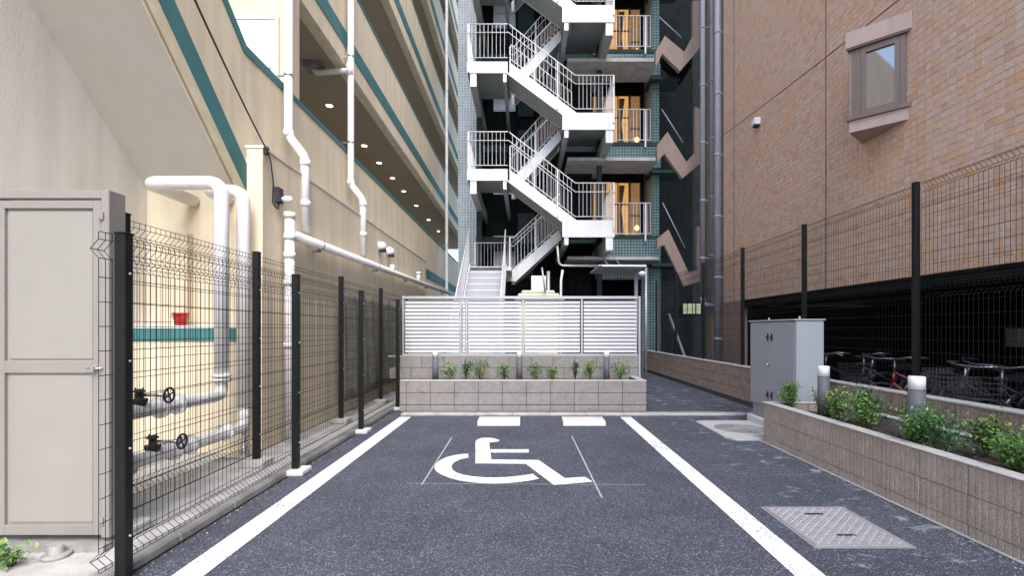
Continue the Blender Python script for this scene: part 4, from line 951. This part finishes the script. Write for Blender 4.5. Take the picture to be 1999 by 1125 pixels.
# ---------------------------------------------------------------- bicycles
def bike(x, y, rot, framem, label, basket=True, lean=0):
    e = empty('bicycle', (0, 0, 0), label, 'bicycle', 'parked bicycles under the tiled building')
    def wheel(cx):
        t = MB().tube([(cx + .32 * cos(a * pi / 14), 0, .335 + .32 * sin(a * pi / 14)) for a in range(28)], .017, 6, closed=True)
        w = ob('wheel', t, rubber, e)
        s_ = MB()
        for a in range(14): s_.tube([(cx, 0, .335), (cx + .31 * cos(a * pi / 7), 0, .335 + .31 * sin(a * pi / 7))], .0016, 3, cap=False)
        s_.tube([(cx, -.04, .335), (cx, .04, .335)], .02, 8); ob('spokes', s_, chrome, w)
    wheel(-.52); wheel(.54)
    f = MB(); bb = (-.05, 0, .29); st_ = (-.18, 0, .72); hd = (.36, 0, .80); hl = (.39, 0, .66)
    for a, b, r in ((bb, st_, .016), (bb, hl, .02), (st_, (-.52, .05, .335), .009), (st_, (-.52, -.05, .335), .009), (bb, (-.52, .05, .335), .010), (bb, (-.52, -.05, .335), .010), ((-.13, 0, .55), hd, .016), (hd, hl, .02), (hl, (.54, .05, .335), .012), (hl, (.54, -.05, .335), .012)): f.tube([a, b], r, 8)
    ob('frame', f, framem, e)
    ob('saddle', MB().add([(-.34, -.09, .86), (-.34, .09, .86), (-.06, .02, .84), (-.06, -.02, .84), (-.34, -.08, .80), (-.34, .08, .80), (-.06, .015, .81), (-.06, -.015, .81)], [(3, 2, 1, 0), (4, 5, 6, 7), (0, 1, 5, 4), (1, 2, 6, 5), (2, 3, 7, 6), (3, 0, 4, 7)]).tube([(-.18, 0, .70), (-.21, 0, .83)], .013, 8), rubber, e)
    h = MB().tube([(.36, 0, .8), (.34, 0, .97)], .013, 8).tube([(.12, -.27, .98), (.28, -.25, 1.0), (.35, -.1, .98), (.35, .1, .98), (.28, .25, 1.0), (.12, .27, .98)], .011, 8)
    hb = ob('handlebar', h, chrome, e)
    for sg_ in (-1, 1):
        ob('grip', MB().tube([(.11, sg_ * .272, .98), (.2, sg_ * .262, .99)], .017, 8), rubber, hb)
        ob('brake_lever', MB().tube([(.3, sg_ * .22, .99), (.2, sg_ * .24, .95)], .006, 5), chrome, hb)
    if basket:
        b = MB()
        for zf in range(5):
            z = .66 + zf * .055; w = .13 + .008 * zf; x0_, x1_ = .44, .72 + .01 * zf
            b.tube([(x0_, -w, z), (x1_, -w, z), (x1_, w, z), (x0_, w, z)], .003, 4, closed=True)
        for i in range(8):
            xx = .44 + i * .04; b.tube([(xx, -.13, .66), (xx, -.165, .88)], .002, 3); b.tube([(xx, .13, .66), (xx, .165, .88)], .002, 3)
        for i in range(8): yy = -.13 + i * .037; b.tube([(.72, yy, .66), (.76, yy * 1.2, .88)], .002, 3); b.tube([(.44, yy, .66), (.72, yy, .66)], .002, 3)
        ob('basket', b, chrome, e)
    ob('mudguard', MB().tube([(-.52 + .355 * cos(a), 0, .335 + .355 * sin(a)) for a in [R(20 + 16 * i) for i in range(10)]], .018, 6), chrome, e)
    ob('kickstand', MB().tube([(-.5, .06, .3), (-.42, .16, .02)], .009, 6), chrome, e)
    e.location = (x, y, .012); e.rotation_euler = (R(lean), 0, R(rot)); ORG[e.name] = (x, y, .012)
bike(5.25, 7.9, 172, blackm, 'dark bicycle parked just right of the grey cabinet', False, 4)
bike(5.3, 7.15, 188, iron, 'dark bicycle with chrome handlebar, second right of the cabinet', True, -5)
bike(5.35, 6.55, 176, redf, 'bicycle with a red frame behind the ribbed planter', False, 5)
bike(5.15, 5.5, 190, iron, 'bicycle with a wire front basket behind the tall bollard light', True, -4)
bike(5.25, 4.98, 176, blackm, 'bicycle with wire basket at the right edge of the picture', True, 3)
bike(5.6, 7.5, 184, iron, 'dark bicycle squeezed between the two beside the cabinet, set further back', False, 8)
bike(5.75, 6.0, 168, blackm, 'dark bicycle set back between the red bicycle and the basket one', True, -7)
e = empty('meter_box', (8.9, 9, 1.3), 'small beige meter box in the dark undercroft', 'meter box')
ob('box', MB().bbox(8.8, 8.998, 8.75, 9.0, 1.08, 1.42, .01), gatem, e)

# ---------------------------------------------------------------- plants
def shrub(x, y, z, h, r, n, m, label, group, name='shrub', seed=0, leaf=.03):
    if name == 'shrub': h *= 1.5 if z > .41 else 1.45; r *= 1.45 if z > .41 else 1.12; n = int(n * (2.3 if z > .41 else 1.8)); leaf *= 1.25 if z > .41 else 1.1
    rg = random.Random(seed); e = empty(name, (x, y, z), label, 'shrub' if name == 'shrub' else 'weed', group)
    st_ = MB(); tips = []
    for i in range(7 if r > .08 else 5):
        a = rg.uniform(0, 2 * pi); rr_ = r * rg.uniform(.25, 1); hh = h * rg.uniform(.6, 1)
        p = [(x, y, z - .02), (x + rr_ * .4 * cos(a), y + rr_ * .4 * sin(a), z + hh * .5), (x + rr_ * cos(a), y + rr_ * sin(a), z + hh)]
        st_.tube(p, [.005, .0035, .0015], 5); tips.append([Vector(q) for q in p])
    ob('stem', st_, stemm, e)
    lv = MB()
    for i in range(n):
        p = rg.choice(tips); t = rg.uniform(.3, 1.03) ** .8; c = p[0].lerp(p[1], t * 2) if t < .5 else p[1].lerp(p[2], t * 2 - 1)
        c = c + Vector((rg.gauss(0, 1), rg.gauss(0, 1), rg.gauss(0, .8))) * r * .27
        d = Vector((rg.uniform(-1, 1), rg.uniform(-1, 1), rg.uniform(-.3, .9))).normalized(); s = d.cross(Vector((rg.uniform(-.3, .3), rg.uniform(-.3, .3), 1))).normalized(); L = leaf * rg.uniform(.6, 1.25); w = L * .27
        up = s.cross(d) * w * .35
        lv.add([c, c + d * L * .5 + s * w + up, c + d * L, c + d * L * .5 - s * w + up], [(0, 1, 2), (0, 2, 3)], 0 if rg.random() < .68 else 1)
    ob('foliage', lv, [m, leafs[(leafs.index(m) + 1) % 3]], e)
    return e
desc = ['round yellow green', 'dark upright', 'wide mid green', 'thin straggly', 'yellowish bushy', 'sparse pale', 'narrow dark', 'loose yellow', 'small two-tufted']
for i, (px, h, r, ti) in enumerate(((878, .22, .09, 1), (908, .27, .09, 2), (938, .26, .12, 0), (985, .22, .11, 0), (1046, .24, .11, 1), (1080, .20, .09, 1), (1123, .27, .05, 2), (1152, .25, .10, 1), (1212, .22, .10, 0))):
    shrub((px - 1024) * 8.55 / F, 8.5 + .05 * (i % 3), .468, h, r, 170 if r > .06 else 100, leafs[ti], '%s young shrub in the front planter, %s from the left' % (desc[i], ['first', 'second', 'third', 'fourth', 'fifth', 'sixth', 'seventh', 'eighth', 'ninth'][i]), 'young shrubs in the front planter', seed=i + 3, leaf=.035)
rs = [(3.18, 5.85, .24, .10, 0, 'upright young shrub at the far end of the ribbed planter'), (3.42, 5.55, .22, .15, 1, 'spreading light green shrub against the grey cabinet'), (3.25, 5.12, .24, .17, 1, 'feathery light green shrub right of the small bollard light'),
      (3.50, 4.95, .28, .13, 2, 'dark tufted shrub behind the feathery one in the ribbed planter'), (3.22, 4.62, .24, .17, 0, 'broad mid green shrub between the two bollard lights'), (3.48, 4.35, .27, .10, 2, 'slim dark shrub just left of the tall bollard light'),
      (3.2, 4.02, .22, .14, 0, 'low shrub at the foot of the tall bollard light'), (3.18, 3.76, .24, .17, 2, 'dense green shrub just right of the tall bollard light'), (3.5, 3.7, .22, .13, 1, 'light green shrub by the back edge of the ribbed planter'),
      (3.52, 3.35, .25, .09, 2, 'thin dark sprig near the right edge of the picture'), (3.3, 3.32, .17, .13, 0, 'low straggly shrub near the right edge'), (3.22, 3.12, .20, .15, 0, 'leafy shrub cut by the right edge of the picture'), (3.55, 2.98, .26, .14, 1, 'bright shrub beyond the edge by the rear kerb'), (3.2, 2.6, .25, .16, 0, 'shrub in the ribbed planter nearest the camera')]
for i, (x, y, h, r, ti, lab) in enumerate(rs): shrub(x, y, .40, h, r, 520, leafs[ti], lab, 'shrubs in the ribbed planter', seed=40 + i, leaf=.034)
shrub(-2.93, 2.80, .03, .13, .09, 130, leafs[0], 'small green weed in the concrete crack under the steel gate', None, 'weed', 77, .045)
shrub(-2.92, 2.58, .03, .05, .06, 50, leafs[1], 'tiny weed tuft at the lower left corner', None, 'weed', 78, .03)

# grit and dead leaves gathered along the edges
rg = random.Random(5); lt = MB(); gr_ = MB()
for i in range(420):
    k_ = rg.random()
    if k_ < .35: x, y = -2.21 + abs(rg.gauss(0, .05)), rg.uniform(2.2, 8)
    elif k_ < .7: x, y = PX - .03 - abs(rg.gauss(0, .06)), rg.uniform(2.2, 6.1)
    elif k_ < .85: x, y = rg.uniform(-2, 3.3), 7.91 - abs(rg.gauss(0, .05))
    else: x, y = rg.uniform(-1.7, 2.8), rg.uniform(2.8, 7.8)
    a = rg.uniform(0, 6.28); q = rg.uniform(.003, .008)
    gr_.add([(x + q * cos(a + t), y + q * sin(a + t), .001) for t in (0, 2.1, 4.2)] + [(x, y, q)], [(0, 1, 3), (1, 2, 3), (2, 0, 3)])
    if i % 7 == 0 and k_ < .85:
        L = rg.uniform(.012, .022); z = .006
        lt.add([(x, y, z), (x + L * .5 * cos(a) + L * .3 * sin(a), y + L * .5 * sin(a) - L * .3 * cos(a), z + .006), (x + L * cos(a), y + L * sin(a), z), (x + L * .5 * cos(a) - L * .3 * sin(a), y + L * .5 * sin(a) + L * .3 * cos(a), z + .004)], [(0, 1, 2), (0, 2, 3)])
ob('grit', gr_, conc, None, 'loose pale grit along the edges of the asphalt', 'grit', kind='stuff')
ob('leaf_litter', lt, mat('dead leaf', (.22, .13, .05), .8, .3, 20), None, 'dry fallen leaf bits gathered at the kerb and planter foot', 'leaf litter', kind='stuff')
